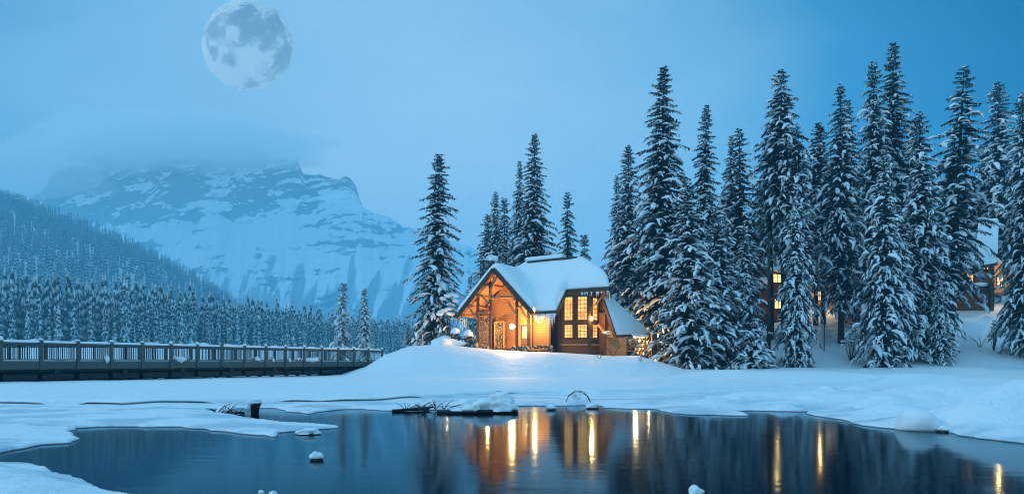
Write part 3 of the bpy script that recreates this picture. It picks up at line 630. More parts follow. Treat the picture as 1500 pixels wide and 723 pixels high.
for off in (.35, 1.5, 2.65): MB().beam(bp(I0, off, 1.02), bp(I1, off, 1.02), .22, .32).build('stringer', M['black_wood'], bridge)
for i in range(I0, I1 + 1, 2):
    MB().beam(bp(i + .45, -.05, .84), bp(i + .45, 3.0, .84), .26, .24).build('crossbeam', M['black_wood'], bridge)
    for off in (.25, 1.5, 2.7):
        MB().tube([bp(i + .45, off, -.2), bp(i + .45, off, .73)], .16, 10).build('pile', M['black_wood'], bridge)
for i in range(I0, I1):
    MB().beam(bp(i, 2.75, .68), bp(i + .99, 2.75, .68), .10, .70).build('under_deck_shade', M['black_wood'], bridge)  # black boards added to close bright gaps, standing in for shade under the deck
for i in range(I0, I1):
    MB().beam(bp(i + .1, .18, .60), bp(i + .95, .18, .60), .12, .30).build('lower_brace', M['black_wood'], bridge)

# ------------------------------------------------------------------ the cabin
CX, CY, TH = -1.348, 58.0, R(30)
e1 = Vector((math.cos(TH), -math.sin(TH), 0)); e2 = Vector((math.sin(TH), math.cos(TH), 0))
def L(a, b, z): p = e1 * a + e2 * b; return Vector((CX + p.x, CY + p.y, z))
cabin = thing('cabin', 'log cabin with timber gable porch and thick snow on its roof', 'cabin', (0, 0, 0))
def roof_h(a, b):
    gp = 9.42 - 1.03 * np.abs(a); front = 5.60 + .98 * b; rear = 10.1 - .98 * (b - 4.6); hip = 7.50 + .98 * (10.28 - .401 * b - a); left = 10.1 + (a - .35) * 1.03
    main = np.minimum(np.minimum(np.minimum(front, rear), np.minimum(hip, left)), 10.1)
    main = np.where(b < 0, -9, main); gp = np.where(b > 6.5, -9, gp)
    return np.maximum(main, gp)
av = np.unique(np.round(np.concatenate([np.linspace(-3.75, 3.75, 46), np.linspace(3.75, 5.7, 14), np.linspace(5.7, 9.7, 26)]), 4))
bv = np.unique(np.round(np.concatenate([np.linspace(-.4, 0, 5), np.linspace(0, 1.9, 13), np.linspace(1.9, 7.3, 34)]), 4))
A, Bb = np.meshgrid((av[:-1] + av[1:]) / 2, (bv[:-1] + bv[1:]) / 2)
inside = ((Bb > 0) | (A < 3.75)) & ((A < 5.7) | (Bb > 1.9))
def wa(a, b): return np.where(a > 5.7, 5.7 + (a - 5.7) / 4.0 * (4.58 - .401 * np.maximum(b, 0)), a)      # the right end closes in like an apse
def shell(top, bot, name, m, smooth):
    na, nb_ = len(av), len(bv); cell = inside; V = []; F = []; it = {}
    def vid(i, j, k):
        key = (i, j, k)
        if key not in it: it[key] = len(V); V.append(L(float(wa(av[i], bv[j])), bv[j], (top if k else bot)[j, i]))
        return it[key]
    for j in range(nb_ - 1):
        for i in range(na - 1):
            if not cell[j, i]: continue
            F.append(tuple(vid(*q, 1) for q in ((i, j), (i + 1, j), (i + 1, j + 1), (i, j + 1)))); F.append(tuple(vid(*q, 0) for q in ((i, j + 1), (i + 1, j + 1), (i + 1, j), (i, j))))
            for di, dj, e in ((-1, 0, ((i, j + 1), (i, j))), (1, 0, ((i + 1, j), (i + 1, j + 1))), (0, -1, ((i, j), (i + 1, j))), (0, 1, ((i + 1, j + 1), (i, j + 1)))):
                ii, jj = i + di, j + dj
                if not (0 <= ii < na - 1 and 0 <= jj < nb_ - 1 and cell[jj, ii]): F.append((vid(*e[0], 0), vid(*e[1], 0), vid(*e[1], 1), vid(*e[0], 1)))
    return MB().add(V, F).build(name, m, cabin, smooth)
GA, GB = np.meshgrid(av, bv); RH = roof_h(wa(GA, GB), GB)
shell(RH, RH - .26, 'roof', M['timber'], False)
# distance to the roof's outline
OUT = [(-3.75, -.4), (3.75, -.4), (3.75, 0), (5.7, 0), (5.7, 1.9), (9.7, 1.9), (9.7, 7.3), (-3.75, 7.3)]
dist = np.full(GA.shape, 9.0)
for i in range(8):
    (ax, ay), (bx, by) = OUT[i], OUT[(i + 1) % 8]; ex, ey = bx - ax, by - ay; tt = np.clip(((GA - ax) * ex + (GB - ay) * ey) / (ex * ex + ey * ey), 0, 1)
    if i == 1: continue
    dist = np.minimum(dist, np.hypot(GA - ax - tt * ex, GB - ay - tt * ey))
SM = RH.copy()
for _ in range(10):
    p = np.pad(SM, 1, mode='edge'); SM = (p[1:-1, 1:-1] * 2 + p[:-2, 1:-1] + p[2:, 1:-1] + p[1:-1, :-2] + p[1:-1, 2:]) / 6
SM = np.where((GB > -.1) & (GB < 0.6) & (GA > 3.4) & (GA < 4.4), SM, SM)
th = .18 + .62 * np.sqrt(1 - (1 - np.clip(dist / .55, 0, 1)) ** 2) * (1 + .45 * sst(6.0, 9.0, GA)) + .13 * fbm(GA * .7, GB * .9, 8, 4)
snow_top = np.maximum(SM + th, RH + .12)
shell(snow_top, RH + .012, 'roof_snow', M['snow'], True)
# dark verge boards, ridge vent with its own snow
v = MB(); 
for s in (-1, 1):
    p0 = L(0, -.46, 9.42 - .10); p1 = L(3.80 * s, -.46, 9.42 - 1.03 * 3.80 - .10); v.beam(p0, p1, .11, .36, up=(0, 0, 1))
v.build('verge_board', M['dark_timber'], cabin)
MB().beam(L(3.8, -.06, 5.48), L(5.7, -.06, 5.48), .10, .28).build('fascia', M['dark_timber'], cabin)
MB().beam(L(5.76, -.02, 5.46), L(5.76, 1.86, 7.32), .11, .34).build('verge_board', M['dark_timber'], cabin)
MB().beam(L(5.7, 1.83, 7.32), L(9.52, 1.83, 7.36), .12, .34).build('fascia', M['dark_timber'], cabin)
MB().beam(L(9.56, 1.85, 7.36), L(7.42, 7.2, 7.36), .12, .34).build('fascia', M['dark_timber'], cabin)
rv = MB().beam(L(.75, 4.35, 10.36), L(5.6, 4.35, 10.44), .5, .30).build('ridge_vent', M['dark_timber'], cabin)
MB().prism([L(.55, 4.0, 10.53), L(4.3, 4.0, 10.59), L(4.3, 4.9, 10.59), L(.55, 4.9, 10.53)], (0, 0, .36)).build('ridge_snow', M['snow'], cabin, bevel=.16)
# porch timbers
GZ = 2.55
def beam(name, pts, w, m='timber'):
    q = MB()
    for a, b in pts: q.beam(L(*a), L(*b), w)
    return q.build(name, M[m], cabin, bevel=.02)
for a, b, zt in ((-2.0, .25, 7.15), (-.74, .25, 8.4), (1.89, .25, 7.2), (3.0, .25, 6.1)): beam('post', [((a, b, GZ), (a, b, zt))], .26, 'dark_timber')
beam('tie_beam', [((-.74, .1, 7.0), (1.89, .1, 7.0))], .20)
beam('tie_beam', [((-2.0, .1, 5.75), (-.74, .1, 5.75))], .18)
for p, q_ in (((-.74, 7.0), (-.1, 8.75)), ((.2, 8.95), (-.55, 7.6)), ((-.74, 6.4), (-1.5, 7.3)), ((1.2, 7.9), (1.89, 6.6)), ((1.89, 6.0), (2.7, 6.2)), ((3.0, 5.0), (2.3, 6.2)), ((-2.0, 5.2), (-2.6, 6.1)), ((1.89, 5.4), (1.2, 6.6))):
    beam('knee_brace', [((p[0], .08, p[1]), (q_[0], -.05, q_[1]))], .17)
for s in (-1, 1):
    for k in (.9, 1.75, 2.6, 3.35):
        z = 9.42 - 1.03 * k - .42; beam('purlin', [((k * s, -.30, z), (k * s, 2.6, z))], .17)
beam('ridge_beam', [((0, -.3, 8.95), (0, 2.6, 8.95))], .22)
# porch walls
MB().prism([L(-3.1, 2.6, GZ), L(3.2, 2.6, GZ), L(3.2, 2.6, 5.8), L(0, 2.6, 9.1), L(-3.1, 2.6, 5.9)], e2 * .15).build('porch_back_wall', M['siding'], cabin)
MB().prism([L(3.02, .75, GZ), L(3.02, 2.6, GZ), L(3.02, 2.6, 5.9), L(3.02, .75, 5.9)], e1 * .14).build('porch_side_wall', M['siding'], cabin)
for a0, a1, zt in ((-2.95, -1.62, 5.55), (-1.28, -.35, 5.0)):
    MB().prism([L(a0, 1.9, GZ + .06), L(a1, 1.9, GZ + .06), L(a1, 1.9, zt), L(a0, 1.9, zt)], e2 * .5).build('log_stack', M['logends'], cabin)
    beam('stack_frame', [((a0, 1.85, GZ + .06), (a0, 1.85, zt + .05)), ((a1, 1.85, GZ + .06), (a1, 1.85, zt + .05)), ((a0, 1.85, zt + .05), (a1, 1.85, zt + .05))], .11)
dr = MB().prism([L(1.0, 2.56, GZ + .05), L(1.95, 2.56, GZ + .05), L(1.95, 2.56, 4.75), L(1.0, 2.56, 4.75)], -e2 * .05).build('door', M['dark_timber'], cabin)
MB().prism([L(1.15, 2.505, 3.6), L(1.8, 2.505, 3.6), L(1.8, 2.505, 4.6), L(1.15, 2.505, 4.6)], -e2 * .02).build('pane', M['pane_bright'], dr)
wd = MB().prism([L(2.15, 2.56, 3.2), L(2.85, 2.56, 3.2), L(2.85, 2.56, 4.7), L(2.15, 2.56, 4.7)], -e2 * .05).build('window', M['dark_timber'], cabin)
MB().prism([L(2.24, 2.505, 3.3), L(2.76, 2.505, 3.3), L(2.76, 2.505, 4.6), L(2.24, 2.505, 4.6)], -e2 * .02).build('pane', M['pane_bright'], wd)
MB().prism([L(-3.1, 0, GZ - .1), L(4.7, 0, GZ - .1), L(4.7, 2.6, GZ - .1), L(-3.1, 2.6, GZ - .1)], (0, 0, .14)).build('porch_floor', M['timber'], cabin)
# stone footing and step
for a0, a1 in ((-2.55, -.72), (1.45, 3.2)):
    MB().prism([L(a0, -.12, 1.6), L(a1, -.12, 1.6), L(a1, .30, 1.6), L(a0, .30, 1.6)], (0, 0, GZ + .28 - 1.6)).build('stone_footing', M['stone'], cabin, bevel=.05)
MB().prism([L(3.2, .45, 1.6), L(5.0, .45, 1.6), L(5.0, .85, 1.6), L(3.2, .85, 1.6)], (0, 0, GZ + .32 - 1.6)).build('stone_footing', M['stone'], cabin, bevel=.05)
MB().prism([L(-.72, -.02, 2.0), L(1.45, -.02, 2.0), L(1.45, .2, 2.0), L(-.72, .2, 2.0)], (0, 0, GZ - 2.0 + .12)).build('step', M['dark_timber'], cabin)
# siding wall right of the porch
MB().prism([L(3.16, .7, GZ), L(4.72, .7, GZ), L(4.72, .7, 6.0), L(3.16, .7, 6.0)], e2 * .16).build('front_wall', M['siding'], cabin)
beam('corner_board', [((4.74, .68, GZ), (4.74, .68, 5.9))], .16)
beam('corner_board', [((3.14, .66, GZ), (3.14, .66, 5.6))], .14, 'dark_timber')
# bay: walls given by image column and depth of their corners
def G(px, Y): return Vector(((px - 750) / 1000 * Y, Y, 0))
bayc = [G(808, 58.0), G(819.5, 56.6), G(864, 55.7), G(878.5, 57.0), G(897, 57.6)]
def wall(name, p0, p1, z0, za, zb, m, th=.16):
    n = (p1 - p0).cross(Vector((0, 0, 1))).normalized()
    if n.y > 0: n = -n
    return MB().prism([p0 + Vector((0, 0, z0)), p1 + Vector((0, 0, z0)), p1 + Vector((0, 0, zb)), p0 + Vector((0, 0, za))], -n * th).build(name, M[m], cabin), n
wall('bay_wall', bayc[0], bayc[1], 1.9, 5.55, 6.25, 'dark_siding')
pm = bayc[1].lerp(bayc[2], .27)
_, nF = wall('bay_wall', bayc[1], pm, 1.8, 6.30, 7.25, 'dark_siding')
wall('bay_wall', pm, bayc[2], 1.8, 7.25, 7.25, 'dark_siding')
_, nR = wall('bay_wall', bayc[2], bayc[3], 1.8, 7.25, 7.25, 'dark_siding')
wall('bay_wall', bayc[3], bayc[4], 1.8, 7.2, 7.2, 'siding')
def window(p0, p1, n, f0, f1, z0, z1, nx, ny, m='pane'):
    a = p0.lerp(p1, f0); b = p0.lerp(p1, f1); d = (b - a).normalized(); up = Vector((0, 0, 1))
    fr = MB(); o = n * .05; w = .11
    A_, B_ = a + up * z0, b + up * z0; Cc, D = b + up * z1, a + up * z1
    for q0, q1 in ((A_ - d * w, B_ + d * w), (D - d * w, Cc + d * w)): fr.beam(q0 + o, q1 + o, w, w)
    for q0, q1 in ((A_, D), (B_, Cc)): fr.beam(q0 + o, q1 + o, w, w, up=tuple(n))
    f = fr.build('window', M['dark_timber'], cabin)
    MB().prism([A_ + n * .02, B_ + n * .02, Cc + n * .02, D + n * .02], n * .015).build('pane', M[m], f)
    mu = MB()
    for i in range(1, nx): q = A_.lerp(B_, i / nx); mu.beam(q + n * .045, q + up * (z1 - z0) + n * .045, .035, .03, up=tuple(n))
    for i in range(1, ny): z = up * (z1 - z0) * i / ny; mu.beam(A_ + z + n * .052, B_ + z + n * .052, .035, .03)
    mu.build('muntin', M['dark_timber'], f); return f
for f0, f1 in ((.16, .46), (.60, .93)):
    window(bayc[1], bayc[2], nF, f0, f1, 4.90, 6.88, 3, 6); window(bayc[1], bayc[2], nF, f0, f1, 3.45, 4.60, 3, 4)
window(bayc[2], bayc[3], nR, .18, .72, 4.90, 6.80, 2, 6); window(bayc[2], bayc[3], nR, .18, .72, 3.45, 4.60, 2, 4)
u_ = Vector((0, 0, 1))
tb = MB(); tb.beam(bayc[1] + u_ * 2.92 + nF * .05, bayc[2] + u_ * 2.92 + nF * .05, .10, .12); tb.beam(bayc[2] + u_ * 2.92 + nR * .05, bayc[3] + u_ * 2.92 + nR * .05, .10, .12); tb.build('sill_trim', M['timber'], cabin)
tb = MB(); tb.beam(bayc[1] + u_ * 4.76 + nF * .04, bayc[2] + u_ * 4.76 + nF * .04, .08, .16); tb.beam(bayc[2] + u_ * 4.76 + nR * .04, bayc[3] + u_ * 4.76 + nR * .04, .08, .16); tb.build('belt_trim', M['dark_timber'], cabin)
for p, n in ((bayc[1], nF), (bayc[2], nF), (bayc[3], nR)): MB().beam(p + u_ * 1.9 + n * .03, p + u_ * (6.2 if p is bayc[1] else 7.2) + n * .03, .2, .2, up=tuple(n)).build('corner_board', M['dark_timber'], cabin)
# braces under the eave at the right
q = MB(); q.beam(G(872, 56.2) + u_ * 6.2, G(886, 56.4) + u_ * 7.2, .16).beam(G(876, 56.6) + u_ * 4.6, G(893, 56.0) + u_ * 3.4, .22); q.build('knee_brace', M['timber'], cabin)
MB().blob(P(889, 487, 56.0), (.35, .3, .14), 3, .2, 2).build('snow_heap', M['snow'], cabin, smooth=True)
# lean-to on the right
c0, c1, c2, c3 = P(884, 438, 56.4), P(902, 491, 55.2), P(951, 488, 58.0), P(890, 437, 58.2)
MB().prism([c0, c1, c2, c3], (0, 0, -.16)).build('lean_to_roof', M['dark_timber'], cabin)
n = 14; V = []; F = []
for i in range(n + 1):
    for j in range(n + 1):
        a, b = i / n, j / n; p = (c0 * (1 - a) + c1 * a) * (1 - b) + (c3 * (1 - a) + c2 * a) * b; e = min(a, b, 1 - a, 1 - b)
        p.z += .04 + .50 * math.sqrt(1 - (1 - min(1, e / .16)) ** 2) + .05 * mnoise.noise(p * .8); V.append(p)
for i in range(n):
    for j in range(n): a = i * (n + 1) + j; F.append((a, a + 1, a + n + 2, a + n + 1))
MB().add(V, F).build('lean_to_snow', M['snow'], cabin, smooth=True)
MB().beam(c0 + Vector((-.05, -.08, -.10)), c1 + Vector((-.05, -.08, -.10)), .10, .30).build('verge_board', M['dark_timber'], cabin)
wall('lean_to_wall', G(878.5, 56.95), G(917, 55.6), 1.6, 3.55, 3.45, 'siding')
MB().prism([G(876, 56.9) + u_ * 3.2, G(888, 56.6) + u_ * 3.2, G(905, 57.2) + u_ * 3.4, G(897, 57.5) + u_ * 6.8, G(884, 57.3) + u_ * 6.9], (0, .12, 0)).build('lean_to_wall', M['siding'], cabin)
# body of the house behind
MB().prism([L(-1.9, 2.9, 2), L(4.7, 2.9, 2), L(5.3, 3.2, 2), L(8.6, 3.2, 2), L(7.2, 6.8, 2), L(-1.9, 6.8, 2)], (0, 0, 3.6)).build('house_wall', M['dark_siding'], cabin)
# chimney
ch = MB().prism([P(703, 520, 64), P(723, 520, 64), P(723, 520, 64) + Vector((0, 1.2, 0)), P(703, 520, 64) + Vector((0, 1.2, 0))], (0, 0, (520 - 381) * .064)).build('chimney', M['grey_stone'], cabin, bevel=.06)
MB().blob(P(721, 380, 64.5), (.62, .55, .45), 4, .15, 2, flat=.16).build('chimney_snow', M['snow'], ch, smooth=True)
# icicles along the eaves
ic = mat('icicle_ice', (.75, .85, .92), .12); rg = random.Random(8); q = MB()
def icicles(p0, p1, n, lo, hi):
    for _ in range(n):
        p = Vector(p0).lerp(Vector(p1), rg.random()); l = rg.uniform(lo, hi); q.tube([p, p + Vector((0, 0, -l * .5)), p + Vector((0, 0, -l))], [.035, .02, .004], 5)
icicles(L(3.7, -.14, 5.42), L(5.7, -.14, 5.42), 26, .15, .75); icicles(L(4.9, -.14, 5.42), L(5.7, -.14, 5.42), 14, .5, 1.3); icicles(L(5.8, 1.74, 7.2), L(9.5, 1.74, 7.2), 34, .12, .7); icicles(L(-3.78, -.4, 5.35), L(-3.78, 1.2, 5.35), 9, .4, 1.0); icicles(L(9.54, 1.8, 7.2), L(9.1, 3, 7.2), 8, .3, .9)
q.build('icicle', ic, cabin, smooth=True)['kind'] = 'stuff'
# lit lanterns, and fill lights added under the porch gable
def lantern(p, label, watts, r=.11, m='bulb', col=(1, .55, .19), off=(0, -.25, 0), name='wall_lantern'):
    o = thing(name, label, 'lamp', p); q = MB()
    q.beam((0, 0, .17), (0, 0, .26), .20, .20, taper=.4).beam((0, 0, -.22), (0, 0, -.17), .18)
    for sx_ in (-.08, .08):
        for sy in (-.08, .08): q.beam((sx_, sy, -.17), (sx_, sy, .17), .018)
    q.beam((0, 0, .26), (0, .22, .34), .03); q.build('housing', M['metal'], o); MB().blob((0, 0, 0), (r, r, r * 1.2), 1, 0, 2).build('bulb', M[m], o, smooth=True)
    l = lamp(Vector(p) + Vector(off), watts, col); return o
lantern(P(750, 478, 58.6), 'bright lantern glaring under the cabin porch gable', 1500, .20)
lamp(L(2.4, 1.3, 4.3), 480)  # added fill light without a fixture
lamp(L(-1.4, .9, 4.4), 170)  # extra unseen light for the left side of the porch
lamp(L(3.9, -.35, 4.5), 330)
lantern(P(866.5, 466, 55.7), 'small white-hot lantern on the cabin bay between its windows', 240, .10)
lantern(P(893, 462, 56.2), 'lantern under the lean-to verge', 170, .06, 'bulb_soft', (1, .32, .10))
# gate and rail right of the lean-to
gate = thing('wooden_gate', 'lit wooden lattice gate right of the cabin lean-to', 'gate', (0, 0, 0))
ga, gb = P(914, 516, 56.5), P(945, 517, 56.8); gh = 1.45
q = MB(); q.beam(ga, ga + u_ * gh, .16).beam(gb, gb + u_ * gh, .16); q.build('gate_post', M['timber'], gate)
q = MB(); d = gb - ga
for z in (.15, .5, .85, 1.2): q.beam(ga + u_ * z, gb + u_ * z, .06, .10)
for k in range(1, 6): q.beam(ga + d * (k / 6) + u_ * .1, ga + d * (k / 6) + u_ * 1.3, .06)
q.beam(ga + u_ * .15 + Vector((0, -.06, 0)), gb + u_ * 1.2 + Vector((0, -.06, 0)), .07); q.build('lattice', M['timber'], gate)
V = MB()
for k in range(6): V.blob(ga + d * (k / 5) + u_ * (gh + .04), (.28, .16, .14), k, .2, 2)
V.build('gate_snow', M['snow'], gate, smooth=True)
lantern(P(930, 494, 58.0), 'lantern behind the lattice gate', 750, .07, 'bulb_dim', (1, .62, .26), (0, -.3, .1))
rl = thing('stair_rail', 'slanting timber stair rail with a thick post right of the gate', 'railing', (0, 0, 0))
MB().beam(P(958, 522, 57), P(958, 489, 57), .42).build('post', M['dark_timber'], rl); MB().beam(P(934, 518, 57), P(948, 494, 58.5), .14).beam(P(938, 519, 57.4), P(956, 497, 58.5), .10).build('rail', M['timber'], rl)
MB().blob(P(958, 487, 57), (.3, .3, .14), 2, .15, 2).build('snow_cap', M['snow'], rl, smooth=True)
lantern(P(948, 500, 60.5), 'lantern low behind the stair rail', 260, .07, 'bulb_dim', (1, .66, .34), (0, -.4, .2))
# little stone pillars with snow caps left of the porch
for px, py, h, lab in ((667, 487, 1.2, 'short stone pillar with a snow cap, farther from the porch post'), (686, 492, 1.0, 'short stone pillar with a snow cap, close beside the porch post')):
    b0 = P(px, 503, 58.5); o = thing('stone_pillar', lab, 'pillar', (b0.x, b0.y, b0.z - .7), 0, 'stone pillars by the porch')
    MB().prism([(-.35, -.35, 0), (.35, -.35, 0), (.35, .35, 0), (-.35, .35, 0)], (0, 0, h + .35)).build('shaft', M['stone'], o, bevel=.06)
    MB().blob((0, 0, h + .45), (.42, .42, .42), px, .1, 2, flat=.12).build('snow_cap', M['snow'], o, smooth=True)
lw = thing('garden_wall', 'low stone wall with timber rail left of the porch', 'wall', (0, 0, 0))
MB().beam(P(684, 507, 58.3), P(700, 508, 57.6), .5, .9).build('wall_body', M['stone'], lw); MB().beam(P(672, 496, 58.6), P(698, 497, 57.8), .1).build('rail', M['timber'], lw)
lamp(P(655, 492, 60.5), 110, (1, .72, .48))
# heaped snow in front of the left pillars and against the house
tag(MB().blob(P(655, 506, 58.5), (1.5, 1.0, .75), 6, .25, 3).build('snow_heap', M['snow'], smooth=True), 'lumpy heap of ploughed snow left of the stone pillars', 'snow heap')

# ------------------------------------------------------------------ lodges in the wood on the right
def box_wall(px0, px1, py0, py1, Y, name, m, par, th=.3):
    a, b, c, d = P(px0, py1, Y), P(px1, py1, Y), P(px1, py0, Y), P(px0, py0, Y); return MB().prism([a, b, c, d], (0, th, 0)).build(name, M[m], par)
def pane_at(px0, px1, py0, py1, Y, par, m='pane_bright', nx=2, ny=2):
    f = MB(); a, b, c, d = P(px0, py1, Y), P(px1, py1, Y), P(px1, py0, Y), P(px0, py0, Y)
    for q0, q1 in ((a, b), (d, c), (a, d), (b, c)): f.beam(q0, q1, .12)
    w = f.build('window', M['dark_timber'], par); MB().prism([a, b, c, d], (0, .03, 0)).build('pane', M[m], w)
    q = MB()
    for i in range(1, nx): q.beam(a.lerp(b, i / nx) + Vector((0, -.03, 0)), d.lerp(c, i / nx) + Vector((0, -.03, 0)), .05)
    for i in range(1, ny): q.beam(a.lerp(d, i / ny) + Vector((0, -.04, 0)), b.lerp(c, i / ny) + Vector((0, -.04, 0)), .05)
    q.build('muntin', M['dark_timber'], w)
def snow_roof(poly, par, th=.6):
    MB().prism(poly, (0, 0, -.2)).build('roof', M['dark_timber'], par); MB().prism([p + u_ * .02 for p in poly], (0, 0, th)).build('roof_snow', M['snow'], par, bevel=.2)
la = thing('lodge', 'dim dark lodge among the spruces with two stacked lit windows', 'lodge', (0, 0, 0))
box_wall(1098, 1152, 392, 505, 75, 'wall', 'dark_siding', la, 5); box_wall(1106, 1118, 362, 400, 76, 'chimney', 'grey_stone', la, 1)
snow_roof([P(1104, 428, 74.6), P(1126, 420, 74.2), P(1124, 378, 76.5), P(1108, 384, 77)], la, .5); snow_roof([P(1126, 398, 74.2), P(1154, 400, 74.4), P(1150, 384, 77), P(1126, 382, 77)], la, .3)
pane_at(1131, 1147, 398, 414, 74.95, la); pane_at(1134, 1146, 437, 452, 74.95, la); MB().beam(P(1096, 470, 74.2), P(1154, 470, 74.2), 1.2, .2).build('balcony', M['dark_timber'], la)
lamp(P(1138, 405, 73.6), 30); lamp(P(1140, 446, 73.6), 30)
lb = thing('log_lodge', 'warmly lit log lodge wall glimpsed between dark trunks', 'lodge', (0, 0, 0))
box_wall(1186, 1224, 418, 470, 78, 'wall', 'siding', lb, 4); box_wall(1246, 1272, 430, 466, 80, 'wall', 'siding', lb, 4)
snow_roof([P(1176, 410, 77), P(1230, 406, 77), P(1228, 380, 81), P(1180, 384, 81)], lb); pane_at(1195, 1206, 425, 440, 77.9, lb); pane_at(1253, 1262, 436, 450, 79.9, lb)
lamp(P(1202, 436, 75.8), 260); lamp(P(1258, 444, 77.8), 240)
lc = thing('upper_lodge', 'upper lodge with deep snow on its roof and a lit porch', 'lodge', (0, 0, 0))
box_wall(1352, 1456, 386, 455, 77, 'wall', 'dark_siding', lc, 6)
snow_roof([P(1428, 392, 74.5), P(1461, 386, 74.5), P(1463, 327, 79), P(1433, 329, 79)], lc, .7); snow_roof([P(1344, 392, 74.5), P(1378, 392, 74.5), P(1376, 366, 78), P(1350, 366, 78)], lc, .6)
snow_roof([P(1376, 394, 75), P(1430, 394, 75), P(1432, 345, 79), P(1378, 350, 79)], lc, .5)
MB().beam(P(1452, 450, 74.6), P(1452, 388, 74.6), .42).beam(P(1372, 450, 74.8), P(1372, 392, 74.8), .3).build('post', M['dark_timber'], lc)
for x0, x1 in ((1389, 1400), (1404, 1413), (1416, 1426)): pane_at(x0, x1, 398, 415, 76.95, lc, 'pane')
pane_at(1437, 1443, 389, 395, 76.9, lc); pane_at(1445, 1451, 387, 395, 76.9, lc)
MB().beam(P(1384, 424, 75), P(1450, 423, 75), .15, 1.0).build('balcony', M['dark_timber'], lc); MB().blob(P(1436, 416, 75), (1.1, .3, .22), 5, .15, 2).build('balcony_snow', M['snow'], lc, smooth=True)
box_wall(1455, 1484, 380, 428, 80, 'wall', 'siding', lc, 4); pane_at(1460, 1470, 405, 420, 79.9, lc)
lamp(P(1464, 398, 78), 420); lamp(P(1410, 402, 75.5), 60)

# ------------------------------------------------------------------ poles, bare trunks, shrubs
def pole(px, pt, pb, Y, r, label, name='dead_trunk', m='trunk'):
    a = P(px, pb, Y); a.z = gz(a.x, a.y) - .3; b = P(px, pt, Y); q = MB().tube([a, a.lerp(b, .5) + Vector((.04, 0, 0)), b], [r, r * .85, r * .6], 8).build(name, M[m], smooth=True); return tag(q, label, 'trunk')
pole(1126, 345, 531, 56, .17, 'dark bare straight trunk in front of the dim lodge'); pole(1207, 428, 505, 60, .05, 'thin dark pole before the lit log wall', 'thin_pole')
def shrub(loc, h, n, seed, label, spread=.5, snow=True, name='bare_shrub'):
    rg = random.Random(seed); o = thing(name, label, 'shrub', loc); q = MB(); s = MB()
    for i in range(n):
        a = rg.uniform(0, 6.28); k = rg.uniform(.5, 1); top = Vector((math.cos(a) * spread * k, math.sin(a) * spread * k, h * rg.uniform(.55, 1))); mid = top * .5 + Vector((rg.uniform(-.1, .1), rg.uniform(-.1, .1), .1)) * h
        q.tube([(0, 0, -.1), mid, top], [.013 * h ** .7, .009 * h ** .7, .003], 5)
        for j in range(3):
            b0 = mid.lerp(top, rg.random()); e = b0 + Vector((rg.uniform(-.3, .3), rg.uniform(-.3, .3), rg.uniform(.05, .35))) * h * .6; q.tube([b0, e], [.009, .003], 4)
            if snow and rg.random() < .5: s.blob(b0.lerp(e, .5), (.06 * h, .04 * h, .03 * h), j, .2, 1)
    q.build('twig', M['twig'], o)['kind'] = 'stuff'
    if snow and s.v: s.build('twig_snow', M['snow'], o, smooth=True)['kind'] = 'stuff'
    return o
def on(px, py, Y): p = P(px, py, Y); return (p.x, Y, gz(p.x, Y))
for px, Y, h, n_, lab in ((1246, 57, 2.6, 14, 'tall bare leafless shrub on the slope left of the broad front spruce'), (1456, 60, 3.0, 10, 'leafless thin-stemmed shrub below the upper lodge porch'), (1436, 61, 1.2, 9, 'small dark twiggy sapling on the open slope under the upper lodge'), (898, 52.5, 1.0, 12, 'twiggy shrub poking through the mound in front of the bay'), (878, 51, .7, 9, 'low twigs on the mound below the cabin bay'), (938, 50.5, .6, 8, 'sparse twigs low on the mound slope below the gate'), (735, 56.8, 1.5, 6, 'bare twigs standing before the porch step'), (657, 64, 5.5, 12, 'tall bare birch-like bush between the lone spruce and the cabin'), (1185, 56.5, 1.8, 9, 'bare brush at the trunk foot right of the snow-plastered front spruce')):
    shrub(on(px, 500, Y), h, n_, px, lab, (.25 if h > 1.2 else .9) * h, h > 1.5)

# ------------------------------------------------------------------ stones, logs and ice clumps in the pond
def stone_cap(px, py, w, h, label, seed, rock=.35, name='snow_capped_stone'):
    Y = EYE * 1000 / (py - HOR); s = Y / 1000; o = thing(name, label, 'stone', ((px - 750) * s, Y, 0)); r = w * s / 2; hh = h * s
    MB().blob((0, 0, 0), (r * .85, r * .8, hh * .55), seed, .2, 2).build('stone', M['rock'], o, smooth=True)
    MB().blob((0, 0, hh * rock), (r, r * .9, hh * (1 - rock)), seed + 1, .07 if w > 50 else .20, 3, flat=hh * .12, freq=1.15).build('snow_cap', M['snow'], o, smooth=True); return o
stone_cap(464, 673, 20, 12, 'small round snow-capped stone alone in the dark open water', 1)
stone_cap(452, 635.5, 34, 9, 'long low snow-covered stone off the tip of the ice tongue', 2, .25)
stone_cap(383, 724, 10, 7, 'left one of two tiny snowy bumps at the bottom edge of the water', 3); stone_cap(400, 724.5, 11, 7, 'right one of two tiny snowy bumps at the bottom edge of the water', 4)
stone_cap(1019, 726, 23, 15, 'round snow-capped stone at the bottom edge right of the warm reflections', 5)
stone_cap(807, 600, 16, 8, 'little snowy stone between the snowed log and the twig arch', 6); stone_cap(868, 598, 20, 8, 'flat snowy stone just right of the twig arch', 7)
stone_cap(1346, 629, 62, 31, 'big smooth dome of snow on a boulder at the right waterline', 8, .12); stone_cap(1384, 632, 20, 9, 'small snowy stone touching the big domed boulder', 9)
stone_cap(1262, 612, 26, 9, 'snowy stone left of the big domed boulder at the ice edge', 10); stone_cap(1283, 615, 22, 8, 'flat snowed stone between the ice edge stone and big dome', 11)
